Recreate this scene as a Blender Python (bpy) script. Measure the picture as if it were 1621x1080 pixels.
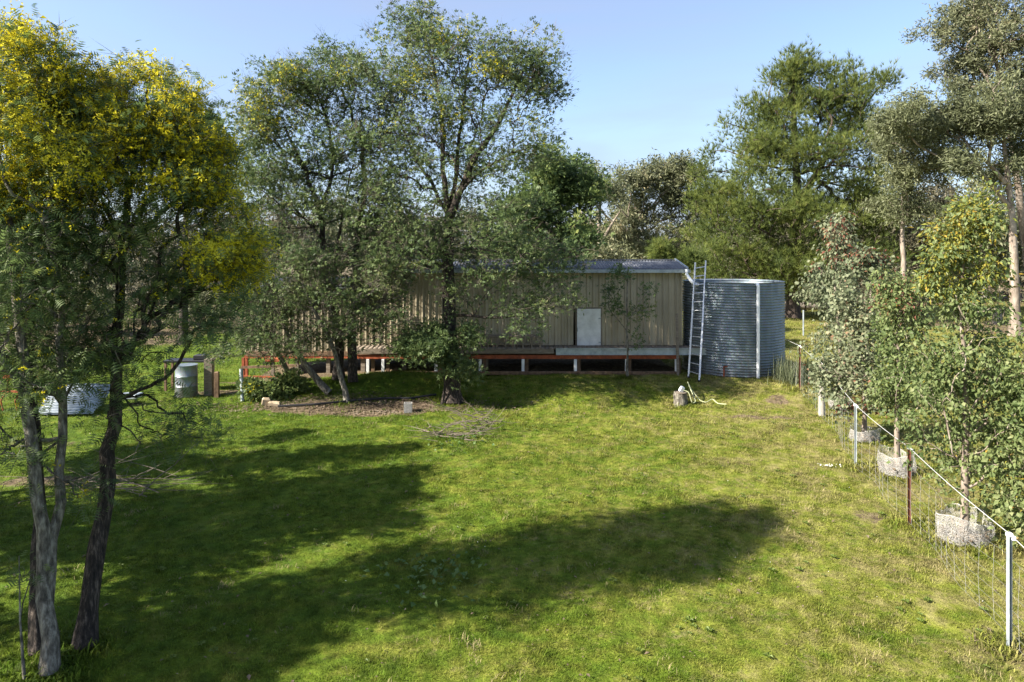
import bpy, math, random
import numpy as np
from mathutils import Vector
R = math.radians
S = bpy.context.scene
for o in list(bpy.data.objects): bpy.data.objects.remove(o)

# ------------------------------------------------------------------ camera, sky, sun, exposure
CAM_H, HZ, F = 4.1, 397.0, 1081.0
cd = bpy.data.cameras.new('camera'); cam = bpy.data.objects.new('camera', cd); S.collection.objects.link(cam)
cam.location = (0, 0, CAM_H); cam.rotation_euler = (R(90), 0, 0)
cd.lens = 24.0; cd.sensor_width = 36.0; cd.shift_y = -(540 - HZ) / 1621.0
cd.clip_start = 0.05; cd.clip_end = 3000
S.camera = cam
SUN_EL, SUN_AZ = 36.0, 19.0      # elevation; light travels towards +x, turned this much towards +y
world = bpy.data.worlds.new('World'); S.world = world; world.use_nodes = True
wn = world.node_tree.nodes; wl = world.node_tree.links
bg = wn['Background']; sky = wn.new('ShaderNodeTexSky'); sky.sky_type = 'NISHITA'; sky.sun_disc = False
sky.sun_elevation = R(SUN_EL); sky.sun_rotation = R(270 - SUN_AZ)
sky.air_density = 1.0; sky.dust_density = 1.6; sky.ozone_density = 2.6; sky.altitude = 200
# thin high cirrus veil mixed into the sky
tcw = wn.new('ShaderNodeTexCoord'); mpw = wn.new('ShaderNodeMapping'); mpw.inputs['Scale'].default_value = (1.2, 1.2, 5.0)
mpw.inputs['Rotation'].default_value = (0.25, 0.1, 0.4)
nzw = wn.new('ShaderNodeTexNoise'); nzw.inputs['Scale'].default_value = 1.6; nzw.inputs['Detail'].default_value = 7
nzw.inputs['Distortion'].default_value = 0.5
mrw = wn.new('ShaderNodeMapRange'); mrw.inputs[1].default_value = 0.40; mrw.inputs[2].default_value = 0.68
mrw.inputs[3].default_value = 0.22; mrw.inputs[4].default_value = 0.68
mxw = wn.new('ShaderNodeMix'); mxw.data_type = 'RGBA'; mxw.inputs[7].default_value = (1.8, 2.1, 3.0, 1)
wl.new(tcw.outputs['Generated'], mpw.inputs['Vector']); wl.new(mpw.outputs[0], nzw.inputs['Vector'])
wl.new(nzw.outputs['Fac'], mrw.inputs[0]); wl.new(mrw.outputs[0], mxw.inputs[0])
wl.new(sky.outputs[0], mxw.inputs[6]); wl.new(mxw.outputs[2], bg.inputs['Color'])
bg.inputs['Strength'].default_value = 0.084
sd = bpy.data.lights.new('sun', 'SUN'); sd.energy = 4.8; sd.angle = R(0.53); sd.color = (1.0, 0.93, 0.82)
sun = bpy.data.objects.new('sun', sd); S.collection.objects.link(sun); sun.location = (-20, -8, 20)
ldir = Vector((math.cos(R(SUN_EL)) * math.cos(R(SUN_AZ)), math.cos(R(SUN_EL)) * math.sin(R(SUN_AZ)), -math.sin(R(SUN_EL))))
sun.rotation_euler = ldir.to_track_quat('-Z', 'Y').to_euler()
S.view_settings.view_transform = 'Standard'; S.view_settings.look = 'None'
S.view_settings.exposure = 1.82; S.view_settings.gamma = 1.0; S.view_settings.use_curve_mapping = False
S.render.engine = 'CYCLES'
S.cycles.max_bounces = 8; S.cycles.transparent_max_bounces = 8

# ------------------------------------------------------------------ helpers
rng = np.random.default_rng(7); random.seed(7)
def P(px, py, Y):
    "a point of the place from where it shows in the photo and its distance"
    return np.array([(px - 810.5) * Y / F, Y, CAM_H - (py - HZ) * Y / F])
def sstep(a, b, x):
    t = np.clip((x - a) / (b - a), 0, 1); return t * t * (3 - 2 * t)
def gz(x, y):
    x = np.asarray(x, float); y = np.asarray(y, float)
    fx = sstep(-9.5, -3.5, x) * (1 - sstep(7.5, 11.5, x))
    m = 0.36 * fx * sstep(17.6, 20.3, y + 0.35 * np.sin(x * 0.9)) * (1 - sstep(25, 32, y))
    m = m + 0.26 * np.exp(-((x + 3.4) / 1.7) ** 2 - ((y - 19.7) / 0.75) ** 2)
    u = 0.018 * np.sin(1.7 * x + 0.6 * y) + 0.015 * np.sin(2.9 * y - 1.1 * x + 1) + 0.012 * np.sin(4.3 * x + 3.1 * y) + 0.009 * np.sin(7.1 * x - 5.3 * y)
    far = 0.05 * sstep(55, 75, y) * np.clip(y - 60, 0, 60)
    return m + u * (1 - 0.5 * sstep(30, 60, y)) + far
def gp(px, py, dz=0.0):
    "the ground point that shows at a pixel"
    Y = CAM_H * F / max(py - HZ, 5)
    for _ in range(25):
        z = float(gz((px - 810.5) * Y / F, Y)); Y = 0.5 * Y + 0.5 * (CAM_H - z) * F / (py - HZ)
    return np.array([(px - 810.5) * Y / F, Y, float(gz((px - 810.5) * Y / F, Y)) + dz])

def link(o, parent=None):
    S.collection.objects.link(o)
    if parent is not None: o.parent = parent
    return o
def tag(o, label=None, cat=None, group=None, kind=None):
    if label: o['label'] = label
    if cat: o['category'] = cat
    if group: o['group'] = group
    if kind: o['kind'] = kind
    return o
def thing(name, label, cat, loc=(0, 0, 0), rz=0.0, group=None):
    o = bpy.data.objects.new(name, None); o.location = [float(v) for v in loc]; o.rotation_euler = (0, 0, rz); o.empty_display_size = 0.2
    return tag(link(o), label, cat, group)
def npmesh(name, V, faces, m, attrs=None, smooth=False):
    V = np.asarray(V, np.float32).reshape(-1, 3); faces = np.asarray(faces, np.int32); k = faces.shape[1]; n = len(faces)
    me = bpy.data.meshes.new(name); me.vertices.add(len(V)); me.vertices.foreach_set('co', V.ravel())
    me.loops.add(n * k); me.loops.foreach_set('vertex_index', faces.ravel())
    me.polygons.add(n); me.polygons.foreach_set('loop_start', np.arange(n, dtype=np.int32) * k)
    me.polygons.foreach_set('loop_total', np.full(n, k, np.int32))
    if smooth: me.polygons.foreach_set('use_smooth', np.ones(n, bool))
    for kk, a in (attrs or {}).items():
        at = me.attributes.new(kk, 'FLOAT', 'POINT'); at.data.foreach_set('value', np.asarray(a, np.float32))
    me.materials.append(m); me.update(calc_edges=True); me.validate()
    return me
def npobj(name, V, faces, m, parent=None, attrs=None, smooth=False, loc=None):
    if loc is not None: V = np.asarray(V).reshape(-1, 3) - np.asarray(loc)
    o = bpy.data.objects.new(name, npmesh(name, V, faces, m, attrs, smooth))
    if loc is not None and parent is None: o.location = [float(v) for v in loc]
    return link(o, parent)

class MB:
    "collects boxes, tubes and sheets; build() links them as one mesh object"
    def __init__(s): s.v = []; s.f = []; s.n = 0
    def add(s, V, Fc):
        V = [tuple(float(c) for c in p) for p in V]
        s.v += V; s.f += [tuple(i + s.n for i in f) for f in Fc]; s.n += len(V)
    def box(s, c, d, rz=0.0, tilt=None, bev=0.0):
        x, y, z = d[0] / 2, d[1] / 2, d[2] / 2
        b = min(bev, x * .4, y * .4, z * .4)
        if b > 0:
            V = []
            for zz, k in ((-z, b), (-z + b, 0), (z - b, 0), (z, b)):
                for sx, sy in ((-1, -1), (1, -1), (1, 1), (-1, 1)):
                    V.append((sx * (x - k), sy * (y - k), zz))
            Fc = [(3, 2, 1, 0), (12, 13, 14, 15)]
            for l in range(3):
                for i in range(4): Fc.append((l * 4 + i, l * 4 + (i + 1) % 4, l * 4 + 4 + (i + 1) % 4, l * 4 + 4 + i))
        else:
            V = [(-x, -y, -z), (x, -y, -z), (x, y, -z), (-x, y, -z), (-x, -y, z), (x, -y, z), (x, y, z), (-x, y, z)]
            Fc = [(3, 2, 1, 0), (4, 5, 6, 7), (0, 1, 5, 4), (1, 2, 6, 5), (2, 3, 7, 6), (3, 0, 4, 7)]
        if tilt is not None:
            from mathutils import Euler
            M = Euler(tilt).to_matrix(); V = [tuple(M @ Vector(p)) for p in V]
        cz, sz = math.cos(rz), math.sin(rz)
        s.add([(c[0] + p[0] * cz - p[1] * sz, c[1] + p[0] * sz + p[1] * cz, c[2] + p[2]) for p in V], Fc)
        return s
    def tube(s, pts, r, n=8, caps=True):
        pts = [np.asarray(p, float) for p in pts]; rr = r if hasattr(r, '__len__') else [r] * len(pts)
        V, Fc = tube_np(np.array(pts), np.array(rr, float), n)
        Fc = [tuple(int(i) for i in f) for f in Fc]
        if caps:
            Fc.append(tuple(range(n))[::-1]); Fc.append(tuple((len(pts) - 1) * n + i for i in range(n)))
        s.add(V, Fc); return s
    def bar(s, a, b, w, d=None, up=(0, 0, 1)):
        a = Vector([float(q) for q in a]); b = Vector([float(q) for q in b]); d = d or w
        t = (b - a).normalized(); u = Vector(up)
        if abs(t.dot(u)) > .98: u = Vector((0, 1, 0))
        sd_ = t.cross(u).normalized() * (w / 2); up_ = sd_.normalized().cross(t).normalized() * (d / 2)
        V = [p + i * sd_ + j * up_ for p in (a, b) for i, j in ((-1, -1), (1, -1), (1, 1), (-1, 1))]
        s.add(V, [(3, 2, 1, 0), (4, 5, 6, 7), (0, 1, 5, 4), (1, 2, 6, 5), (2, 3, 7, 6), (3, 0, 4, 7)]); return s
    def build(s, name, m, parent=None, smooth=False, loc=None):
        v = s.v
        if loc is not None: v = [(p[0] - loc[0], p[1] - loc[1], p[2] - loc[2]) for p in v]
        me = bpy.data.meshes.new(name); me.from_pydata(v, [], s.f); me.materials.append(m)
        if smooth:
            me.polygons.foreach_set('use_smooth', np.ones(len(me.polygons), bool))
            try: me.set_sharp_from_angle(angle=R(40))
            except Exception: pass
        me.update(); o = bpy.data.objects.new(name, me)
        if loc is not None and parent is None: o.location = [float(q) for q in loc]
        return link(o, parent)

def tube_np(pts, rad, n, wob=0.0):
    T = np.gradient(pts, axis=0); T /= np.linalg.norm(T, axis=1, keepdims=True) + 1e-9
    ref = np.array([0.3, 0.95, 0.1]) if abs(T[0] @ np.array([0.3, 0.95, 0.1])) < .9 else np.array([1., 0, 0])
    U = np.cross(T, ref); U /= np.linalg.norm(U, axis=1, keepdims=True) + 1e-9
    W_ = np.cross(T, U); a = np.arange(n) * 2 * math.pi / n
    rr = rad[:, None] * np.ones(n)
    if wob: rr = rr * (1 + wob * (rng.random((len(pts), n)) - .5))
    V = pts[:, None, :] + rr[:, :, None] * (np.cos(a)[None, :, None] * U[:, None, :] + np.sin(a)[None, :, None] * W_[:, None, :])
    i = np.arange(len(pts) - 1)[:, None] * n; j = np.arange(n)[None, :]; j2 = (j + 1) % n
    Fc = np.stack([i + j, i + j2, i + n + j2, i + n + j], -1).reshape(-1, 4)
    return V.reshape(-1, 3), Fc

# ------------------------------------------------------------------ materials
def mat(name, base, rough=0.8, metal=0.0, spec=0.3):
    m = bpy.data.materials.new(name); m.use_nodes = True; b = m.node_tree.nodes['Principled BSDF']
    b.inputs['Base Color'].default_value = (*base, 1); b.inputs['Roughness'].default_value = rough
    b.inputs['Metallic'].default_value = metal; b.inputs['Specular IOR Level'].default_value = spec
    return m, m.node_tree.nodes, m.node_tree.links, b
def ramp(n, stops):
    r = n.new('ShaderNodeValToRGB'); e = r.color_ramp.elements
    while len(e) < len(stops): e.new(0.5)
    for el, (p, c) in zip(e, stops): el.position = p; el.color = (*c, 1)
    return r
def noisy(name, stops, scale=8, stretch=(1, 1, 1), rough=0.8, metal=0.0, bump=0.3, bdist=0.01, detail=8, spec=0.3, coord='Object', fine=0.0):
    "a surface mottled by noise between the colours in stops, with fine relief"
    m, n, l, b = mat(name, stops[0][1], rough, metal, spec)
    tc = n.new('ShaderNodeTexCoord'); mp = n.new('ShaderNodeMapping'); mp.inputs['Scale'].default_value = stretch
    nz = n.new('ShaderNodeTexNoise'); nz.inputs['Scale'].default_value = scale; nz.inputs['Detail'].default_value = detail; nz.inputs['Roughness'].default_value = .65
    if coord == 'World':
        ge = n.new('ShaderNodeNewGeometry'); l.new(ge.outputs['Position'], mp.inputs['Vector'])
    else: l.new(tc.outputs[coord], mp.inputs['Vector'])
    l.new(mp.outputs[0], nz.inputs['Vector'])
    r = ramp(n, stops); l.new(nz.outputs['Fac'], r.inputs[0])
    l.new(r.outputs[0], b.inputs['Base Color'])
    bp = n.new('ShaderNodeBump'); bp.inputs['Strength'].default_value = bump; bp.inputs['Distance'].default_value = bdist
    l.new(nz.outputs['Fac'], bp.inputs['Height']); l.new(bp.outputs[0], b.inputs['Normal'])
    rr = n.new('ShaderNodeMapRange'); rr.inputs[3].default_value = max(rough - .12, .05); rr.inputs[4].default_value = min(rough + .12, 1)
    l.new(nz.outputs['Fac'], rr.inputs[0]); l.new(rr.outputs[0], b.inputs['Roughness'])
    return m
def leafmat(name, stops, trans=0.3, rough=0.5, spec=0.25, patch=0.6):
    "leaf colour picked by each leaf's own number, drifting from clump to clump"
    m, n, l, b = mat(name, stops[0][1], rough, 0, spec)
    at = n.new('ShaderNodeAttribute'); at.attribute_name = 'rnd'
    ge = n.new('ShaderNodeNewGeometry'); nz = n.new('ShaderNodeTexNoise'); nz.inputs['Scale'].default_value = patch; nz.inputs['Detail'].default_value = 2
    l.new(ge.outputs['Position'], nz.inputs['Vector'])
    a = n.new('ShaderNodeMath'); a.operation = 'MULTIPLY_ADD'; a.inputs[1].default_value = 0.8; a.inputs[2].default_value = -0.3
    l.new(nz.outputs['Fac'], a.inputs[0]); s2 = n.new('ShaderNodeMath'); s2.operation = 'MULTIPLY_ADD'; s2.inputs[1].default_value = 0.8
    l.new(at.outputs['Fac'], s2.inputs[0]); l.new(a.outputs[0], s2.inputs[2])
    r = ramp(n, stops); l.new(s2.outputs[0], r.inputs[0]); l.new(r.outputs[0], b.inputs['Base Color'])
    tr = n.new('ShaderNodeBsdfTranslucent'); l.new(r.outputs[0], tr.inputs['Color'])
    mx = n.new('ShaderNodeMixShader'); mx.inputs[0].default_value = trans
    l.new(b.outputs[0], mx.inputs[1]); l.new(tr.outputs[0], mx.inputs[2])
    l.new(mx.outputs[0], n['Material Output'].inputs['Surface'])
    return m
M = {}
M['bark_dark'] = noisy('dark_bark', [(.35, (.012, .010, .009)), (.52, (.045, .035, .028)), (.66, (.16, .125, .10))], 11, (3, 3, .6), .95, bump=1, bdist=.06)
M['bark_grey'] = noisy('grey_bark', [(.36, (.045, .040, .032)), (.5, (.14, .125, .10)), (.64, (.29, .27, .22))], 9, (2.5, 2.5, .8), .9, bump=1, bdist=.05)
M['bark_pale'] = noisy('pale_gum_bark', [(.32, (.08, .058, .042)), (.5, (.21, .17, .135)), (.68, (.38, .33, .27))], 2.2, (2, 2, .5), .8, bump=.4, bdist=.02)
M['bark_pine'] = noisy('pine_bark', [(.3, (.03, .022, .018)), (.7, (.12, .09, .07))], 4, (2, 2, .6), .95, bump=1, bdist=.05)
M['dead_twig'] = noisy('dead_twigs', [(.3, (.06, .048, .036)), (.7, (.17, .14, .11))], 6, (1, 1, 1), .9)
M['wattle'] = leafmat('wattle_leaves', [(.1, (0.043, 0.076, 0.031)), (.45, (0.099, 0.146, 0.051)), (.75, (0.151, 0.204, 0.063)), (.97, (0.272, 0.291, 0.089))], 0.42)
M['wattle_mid'] = leafmat('grey_wattle_leaves', [(.05, (0.038, 0.068, 0.028)), (.45, (0.098, 0.142, 0.050)), (.75, (0.155, 0.198, 0.074)), (.95, (0.245, 0.263, 0.10))], 0.42)
M['wattle_lime'] = leafmat('lime_wattle_leaves', [(.05, (0.036, 0.066, 0.017)), (.5, (0.096, 0.138, 0.028)), (.95, (0.204, 0.228, 0.044))], 0.45)
M['blossom'] = leafmat('wattle_blossom', [(.05, (.34, .28, .012)), (.5, (.56, .49, .022)), (.95, (.76, .70, .08))], .4, .8, .1)
M['euc'] = leafmat('bush_gum_leaves', [(.05, (0.068, 0.081, 0.042)), (.45, (0.142, 0.155, 0.081)), (.75, (0.216, 0.223, 0.124)), (.97, (0.324, 0.270, 0.156))], 0.35)
M['euc_grey'] = leafmat('grey_gum_leaves', [(.05, (0.066, 0.077, 0.038)), (.5, (0.138, 0.154, 0.078)), (.95, (0.220, 0.231, 0.120))], 0.35)
M['euc_gold'] = leafmat('golden_gum_leaves', [(.05, (.07, .08, .02)), (.5, (.17, .15, .035)), (.95, (.27, .21, .06))], .3)
M['scrub'] = leafmat('dry_scrub_leaves', [(.05, (0.048, 0.052, 0.034)), (.5, (0.113, 0.107, 0.065)), (.95, (0.224, 0.190, 0.123))], 0.3)
M['pine'] = leafmat('pine_needles', [(.05, (0.044, 0.067, 0.023)), (.45, (0.119, 0.155, 0.040)), (.8, (0.194, 0.225, 0.052)), (.97, (0.254, 0.237, 0.087))], 0.42, .6, .2)
M['gum_young'] = leafmat('young_gum_leaves', [(.05, (0.064, 0.101, 0.032)), (.45, (0.122, 0.161, 0.055)), (.75, (0.187, 0.222, 0.085)), (.95, (0.287, 0.296, 0.145)), (1.0, (0.345, 0.161, 0.048))], 0.4, .55, .25)
M['gum_silver'] = leafmat('silver_gum_leaves', [(.05, (0.068, 0.092, 0.048)), (.45, (0.144, 0.168, 0.090)), (.8, (0.248, 0.262, 0.156)), (.98, (0.248, 0.108, 0.064))], 0.35, .55, .25)
M['gum_tip_red'] = leafmat('red_gum_tips', [(.05, (.10, .03, .025)), (.5, (.19, .07, .045)), (.95, (.25, .16, .08))], .3, .4)
M['gum_tip_gold'] = leafmat('gold_gum_tips', [(.05, (.13, .17, .025)), (.5, (.25, .25, .04)), (.95, (.36, .22, .035))], .4, .5)

# ------------------------------------------------------------------ leaf templates: lists of triangles (x along the leaf, y across, z up)
def T_frond(np_=6, wid=.16, droop=.35):
    t = []
    for i in range(np_):
        x = .15 + .8 * i / np_; L = .42 * math.sin(math.pi * (.22 + .7 * i / np_)) ; z = -droop * x * x
        for sgn in (-1, 1):
            t.append([(x, 0, z), (x + .05 + wid * .5, sgn * L * .95, z - .05), (x + .01 + wid, sgn * .02, z)])
    t.append([(0, -.012, 0), (0, .012, 0), (1, 0, -droop)])
    return np.array(t, float)
def T_spray(k=5, seed=1, w=.16):
    r = np.random.default_rng(seed); t = []
    for i in range(k):
        a = (i - (k - 1) / 2) * .75 + r.normal() * .15; l = .75 + r.random() * .3; z = r.normal() * .22
        d = np.array([math.cos(a), math.sin(a), z]) * l; sd_ = np.array([-math.sin(a), math.cos(a), r.normal() * .5]) * w
        b = d * .15
        t.append([b, b + d * .5 + sd_, b + d])
        t.append([b, b + d, b + d * .5 - sd_])
    return np.array(t, float)
def T_leaf(w=.3, bend=.25):   # folded blade: 4 triangles
    return np.array([[(0, 0, 0), (.45, w, .06), (.5, 0, 0)], [(0, 0, 0), (.5, 0, 0), (.45, -w, .06)],
                     [(.45, w, .06), (1, 0, -bend), (.5, 0, 0)], [(.5, 0, 0), (1, 0, -bend), (.45, -w, .06)]], float)
def T_hang(k=4, seed=2, w=.13):   # cluster of hanging narrow leaves
    r = np.random.default_rng(seed); t = []
    for i in range(k):
        o = r.normal(size=3) * .28; d = np.array([r.normal() * .5 + .4, r.normal() * .5, r.normal() * .3]); d = d / np.linalg.norm(d) * (.7 + r.random() * .4)
        s_ = np.cross(d, r.normal(size=3)); s_ = s_ / np.linalg.norm(s_) * w
        t.append([o, o + d * .45 + s_, o + d]); t.append([o, o + d, o + d * .45 - s_])
    return np.array(t, float)
def T_tuft(k=6, seed=3):
    r = np.random.default_rng(seed); t = []
    for i in range(k):
        a = i * 2.4; e = .12 + .6 * r.random(); d = np.array([math.cos(e) , math.sin(e) * math.cos(a), math.sin(e) * math.sin(a)]) * (.8 + .4 * r.random())
        s_ = np.cross(d, r.normal(size=3)); s_ = s_ / np.linalg.norm(s_) * .045; b = np.array([.25 * r.random(), 0, 0])
        t.append([b - s_, b + s_, b + d])
    return np.array(t, float)
def T_puff(k=10, seed=4):
    r = np.random.default_rng(seed); t = []
    for i in range(k):
        c = np.array([(i + .5) / k, r.normal() * .14, r.normal() * .14]); q = r.normal(size=(3, 3)) * .14
        t.append(c + q)
    return np.array(t, float)

def scatter(name, pts, dirs, size, T, m, parent, rnd=None, base=(0, 0, 0), roll=None, kind=None):
    "one mesh of leaves: template T set at every point along its direction"
    if len(pts) == 0: return None
    pts = np.asarray(pts) - np.asarray(base); D = dirs / (np.linalg.norm(dirs, axis=1, keepdims=True) + 1e-9)
    up = np.tile([0, 0, 1.0], (len(D), 1)); up = up + rng.normal(size=D.shape) * (0.6 if roll is None else roll)
    Sd = np.cross(up, D); Sd /= np.linalg.norm(Sd, axis=1, keepdims=True) + 1e-9; N = np.cross(D, Sd)
    Ts = T if isinstance(T, list) else [T]; Vs = []; Rs = []
    if rnd is None: rnd = rng.random(len(pts))
    sel = rng.integers(0, len(Ts), len(pts))
    for i, t in enumerate(Ts):
        k = np.where(sel == i)[0]; tv = t.reshape(-1, 3)
        V = (tv[None, :, 0, None] * D[k][:, None, :] + tv[None, :, 1, None] * Sd[k][:, None, :] + tv[None, :, 2, None] * N[k][:, None, :]) * np.asarray(size)[k][:, None, None] + pts[k][:, None, :]
        Vs.append(V.reshape(-1, 3)); Rs.append(np.repeat(rnd[k], len(tv)))
    V = np.concatenate(Vs); rr = np.concatenate(Rs)
    o = npobj(name, V, np.arange(len(V)).reshape(-1, 3), m, parent, {'rnd': rr})
    if kind: o['kind'] = kind
    return o

# ------------------------------------------------------------------ tree growth
def lobe_points(lobes, shell=.5, clump=4, sig=.2):
    "points of a crown gathered in small clumps, with gaps between them"
    out = []
    for c, r, n in lobes:
        m_ = max(n // clump, 3); q = rng.normal(size=(m_, 3)); q /= np.linalg.norm(q, axis=1, keepdims=True)
        q *= (rng.random(m_) ** shell)[:, None] * (.85 + .3 * rng.random(m_))[:, None]; k = rng.integers(0, m_, n); k[:m_] = np.arange(m_)
        q = q[k] + rng.normal(size=(n, 3)) * sig; out.append(np.asarray(c) + q * np.asarray(r))
    return np.concatenate(out)
def resample(pl, step):
    pl = np.array(pl, float); d = np.r_[0, np.cumsum(np.linalg.norm(np.diff(pl, axis=0), axis=1))]
    n = max(int(d[-1] / step), 3); t = np.linspace(0, d[-1], n)
    q = np.stack([np.interp(t, d, pl[:, i]) for i in range(3)], 1)
    for _ in range(2): q[1:-1] = .25 * q[:-2] + .5 * q[1:-1] + .25 * q[2:]
    return q
bases = []
def tree(name, label, stems, lobes, bark, leaves, group=None, cat='tree', bf=.45, clear=.3, tip=.006, step=.3,
         extra=(), shell=.5, branch_n=5, wig=.12, pw=.46, twigs=0, twig_mat=None, sig=.2, clump=4):
    """stems: [(polyline, base radius, top radius)]; lobes: [(centre, radii, n)];
    leaves: [(part name, material, template, number, size, spread, droop, filter)]"""
    base = np.array(stems[0][0][0], float); root = thing(name, label, cat, base, 0, group)
    pts = []; par = []; path = []; rad = []; stem_rng = []; ok = []
    for si, s in enumerate(stems):
        pl, r0, r1 = s[:3]; q = resample(pl, step); a = len(pts)
        q[1:-1] += rng.normal(size=(len(q) - 2, 3)) * wig * .12
        L = 0
        for i, p in enumerate(q):
            if i: L += np.linalg.norm(p - q[i - 1])
            f = i / (len(q) - 1)
            pts.append(p); par.append(len(pts) - 2 if i else -1); path.append(L); ok.append(f >= (s[3] if len(s) > 3 else clear))
            rad.append(r0 + (r1 - r0) * f + (r0 * .35 * max(0, 1 - i * step / .35) if len(s) < 5 else 0))
        stem_rng.append((a, len(pts)))
    ns = len(pts); Tg = lobe_points(lobes, shell, clump, sig); n = len(Tg)
    best = np.full(n, 1e9); bj = np.zeros(n, int)
    def relax(j, pj, Lj):
        d = np.linalg.norm(Tg - pj, axis=1); c = d + bf * Lj + .6 * np.maximum(0, pj[2] - Tg[:, 2])
        k = c < best; best[k] = c[k]; bj[k] = j
    for j in range(ns):
        if ok[j]: relax(j, pts[j], path[j])
    done = np.zeros(n, bool)
    for _ in range(n):
        c = np.where(done, 1e9, best); i = int(np.argmin(c)); j = int(bj[i]); done[i] = True
        L = path[j] + np.linalg.norm(Tg[i] - pts[j]); pts.append(Tg[i]); par.append(j); path.append(L); rad.append(0)
        relax(len(pts) - 1, Tg[i], L)
    pts = np.array(pts); par = np.array(par); N = len(pts)
    kids = [[] for _ in range(N)]
    for i in range(ns, N): kids[par[i]].append(i)
    cnt = np.ones(N)
    for i in range(N - 1, ns - 1, -1):
        if par[i] >= ns: cnt[par[i]] += cnt[i]
    rad = np.array(rad)
    for i in range(ns, N):
        rad[i] = tip * cnt[i] ** pw
        p = par[i]
        cap = rad[p] * (.75 if p < ns else .97)
        rad[i] = min(rad[i], max(cap, tip * .6))
    for si, (a, b) in enumerate(stem_rng):
        q = pts[a:b]; r = rad[a:b]
        V, Fc = tube_np(q, r, 14, .22); npobj('trunk', V - base, Fc, bark, root, smooth=True); bases.append((q[0], r[0])) if si == 0 else None
    VV = []; FF = []; off = 0
    for i in range(ns, N):
        p = par[i]
        main = p >= ns and max(kids[p], key=lambda c: cnt[c]) == i
        if main: continue
        ch = [p, i]; c = i
        while kids[c]:
            c = max(kids[c], key=lambda t: cnt[t]); ch.append(c)
        q = pts[ch]; r = rad[ch].copy(); r[0] = min(r[0], r[1] * 1.25)
        # smooth curve with a little wander
        t = np.arange(len(q)); tt = np.linspace(0, len(q) - 1, (len(q) - 1) * 2 + 1)
        qs = np.stack([np.interp(tt, t, q[:, k]) for k in range(3)], 1); rs = np.interp(tt, t, r)
        if len(qs) > 3: qs[1:-1] = .25 * qs[:-2] + .5 * qs[1:-1] + .25 * qs[2:]
        seg = np.linalg.norm(q[1] - q[0]); qs[1:] += rng.normal(size=(len(qs) - 1, 3)) * min(seg, .6) * wig * .5
        rs[-1] *= .4
        sides = branch_n if r[1] > .02 else 3
        V, Fc = tube_np(qs, rs, sides); VV.append(V); FF.append(Fc + off); off += len(V)
    if VV: npobj('branches', np.concatenate(VV) - base, np.concatenate(FF), bark, root, smooth=True)
    cw = np.where(np.arange(N) >= ns)[0]; w = 1.0 / cnt[cw] ** .8; w *= rng.random(len(cw)) ** .6 + .15; w /= w.sum()
    cen = pts[cw].mean(0)
    if twigs:
        k = rng.choice(cw, twigs, p=w); A = pts[k] + rng.normal(size=(twigs, 3)) * .03; d = (A - pts[par[k]]); d /= np.linalg.norm(d, axis=1, keepdims=True) + 1e-6
        d += rng.normal(size=d.shape) * .6; d[:, 2] -= .1
        Tt = np.array([[(0, -.008, 0), (0, .008, 0), (.55, .0, .05)], [(.5, -.005, .04), (.5, .005, .04), (1, .06, 0)], [(.45, -.005, .04), (.45, .005, .04), (.8, -.22, .1)]], float)
        scatter('twigs', A, d, .25 + .35 * rng.random(twigs), Tt, twig_mat or M['dead_twig'], root, base=base, roll=2, kind='stuff')
    for (ln, lm, lt, num, size, spread, droop, filt) in leaves:
        k = cw; ww = w
        if filt is not None:
            msk = filt(pts[cw]); k = cw[msk]; ww = w[msk]
            if len(k) == 0: continue
            ww = ww / ww.sum()
        k = rng.choice(k, num, p=ww); f = rng.random(num)[:, None] ** .7
        A = pts[par[k]] * (1 - f) * .55 + pts[k] * (1 - (1 - f) * .55)
        off_ = rng.normal(size=(num, 3)) * spread; A = A + off_ * [1, 1, .75]
        D = off_ / spread * .6 + (pts[k] - pts[par[k]]) * .6 + rng.normal(size=(num, 3)) * .5; D[:, 2] -= droop
        clump = np.abs(np.sin(k * 12.9898) * 43758.5) % 1
        scatter(ln, A, D, size * (.6 + .8 * rng.random(num)), lt, lm, root, rnd=np.clip(.6 * rng.random(num) + .4 * clump, 0, 1), base=base, kind='stuff')
    for e in extra: e(root)
    return root
def L(px, py, rx, ry, Y, rd, n):
    "a lobe of a crown: where it shows, its half width and height in the photo, its distance, its half depth"
    return (P(px, py, Y), (rx * Y / F, rd, ry * Y / F), n)
def stem(pts, r0, r1, *a): return ([P(*p) for p in pts], r0, r1) + a

# ================================================================== GROUND
dirt_spots = [ # px, py, half width m, half depth m, amount
    (560, 652, 2.3, .5, .9), (470, 645, 1.2, .35, .9), (650, 642, 1.3, .4, .8), (1205, 660, 1.0, .22, .8), (1230, 632, .35, .4, .8), (1375, 815, .32, .25, .62), (1260, 830, .5, .3, .35),
    (95, 760, 1.3, .35, .7), (60, 700, 1.0, .5, .5), (60, 535, 9, 7.5, .85), (250, 515, 7, 6, .9), (1330, 478, 9, 5, .9), (1600, 520, 4, 5, .8), (1610, 600, 2.2, 2.0, .75),
    (345, 622, .9, .4, .8), (1500, 850, .7, .4, .5), (1590, 1020, .4, .5, .5), (1180, 770, .7, .3, .3), (1080, 1000, .4, .2, .35), (660, 805, .12, .08, .8), (200, 770, 1., .25, .3),
    (560, 590, 5, .5, .8), (900, 585, 6, .4, .7), (1480, 780, .9, .5, .45), (1395, 760, .5, .5, .4), (1120, 900, .5, .2, .35), (820, 960, .6, .2, .3), (1000, 780, .8, .2, .3)]
dirt_spots = [(gp(a, b)[0], gp(a, b)[1], c, d, e) for a, b, c, d, e in dirt_spots]
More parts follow.
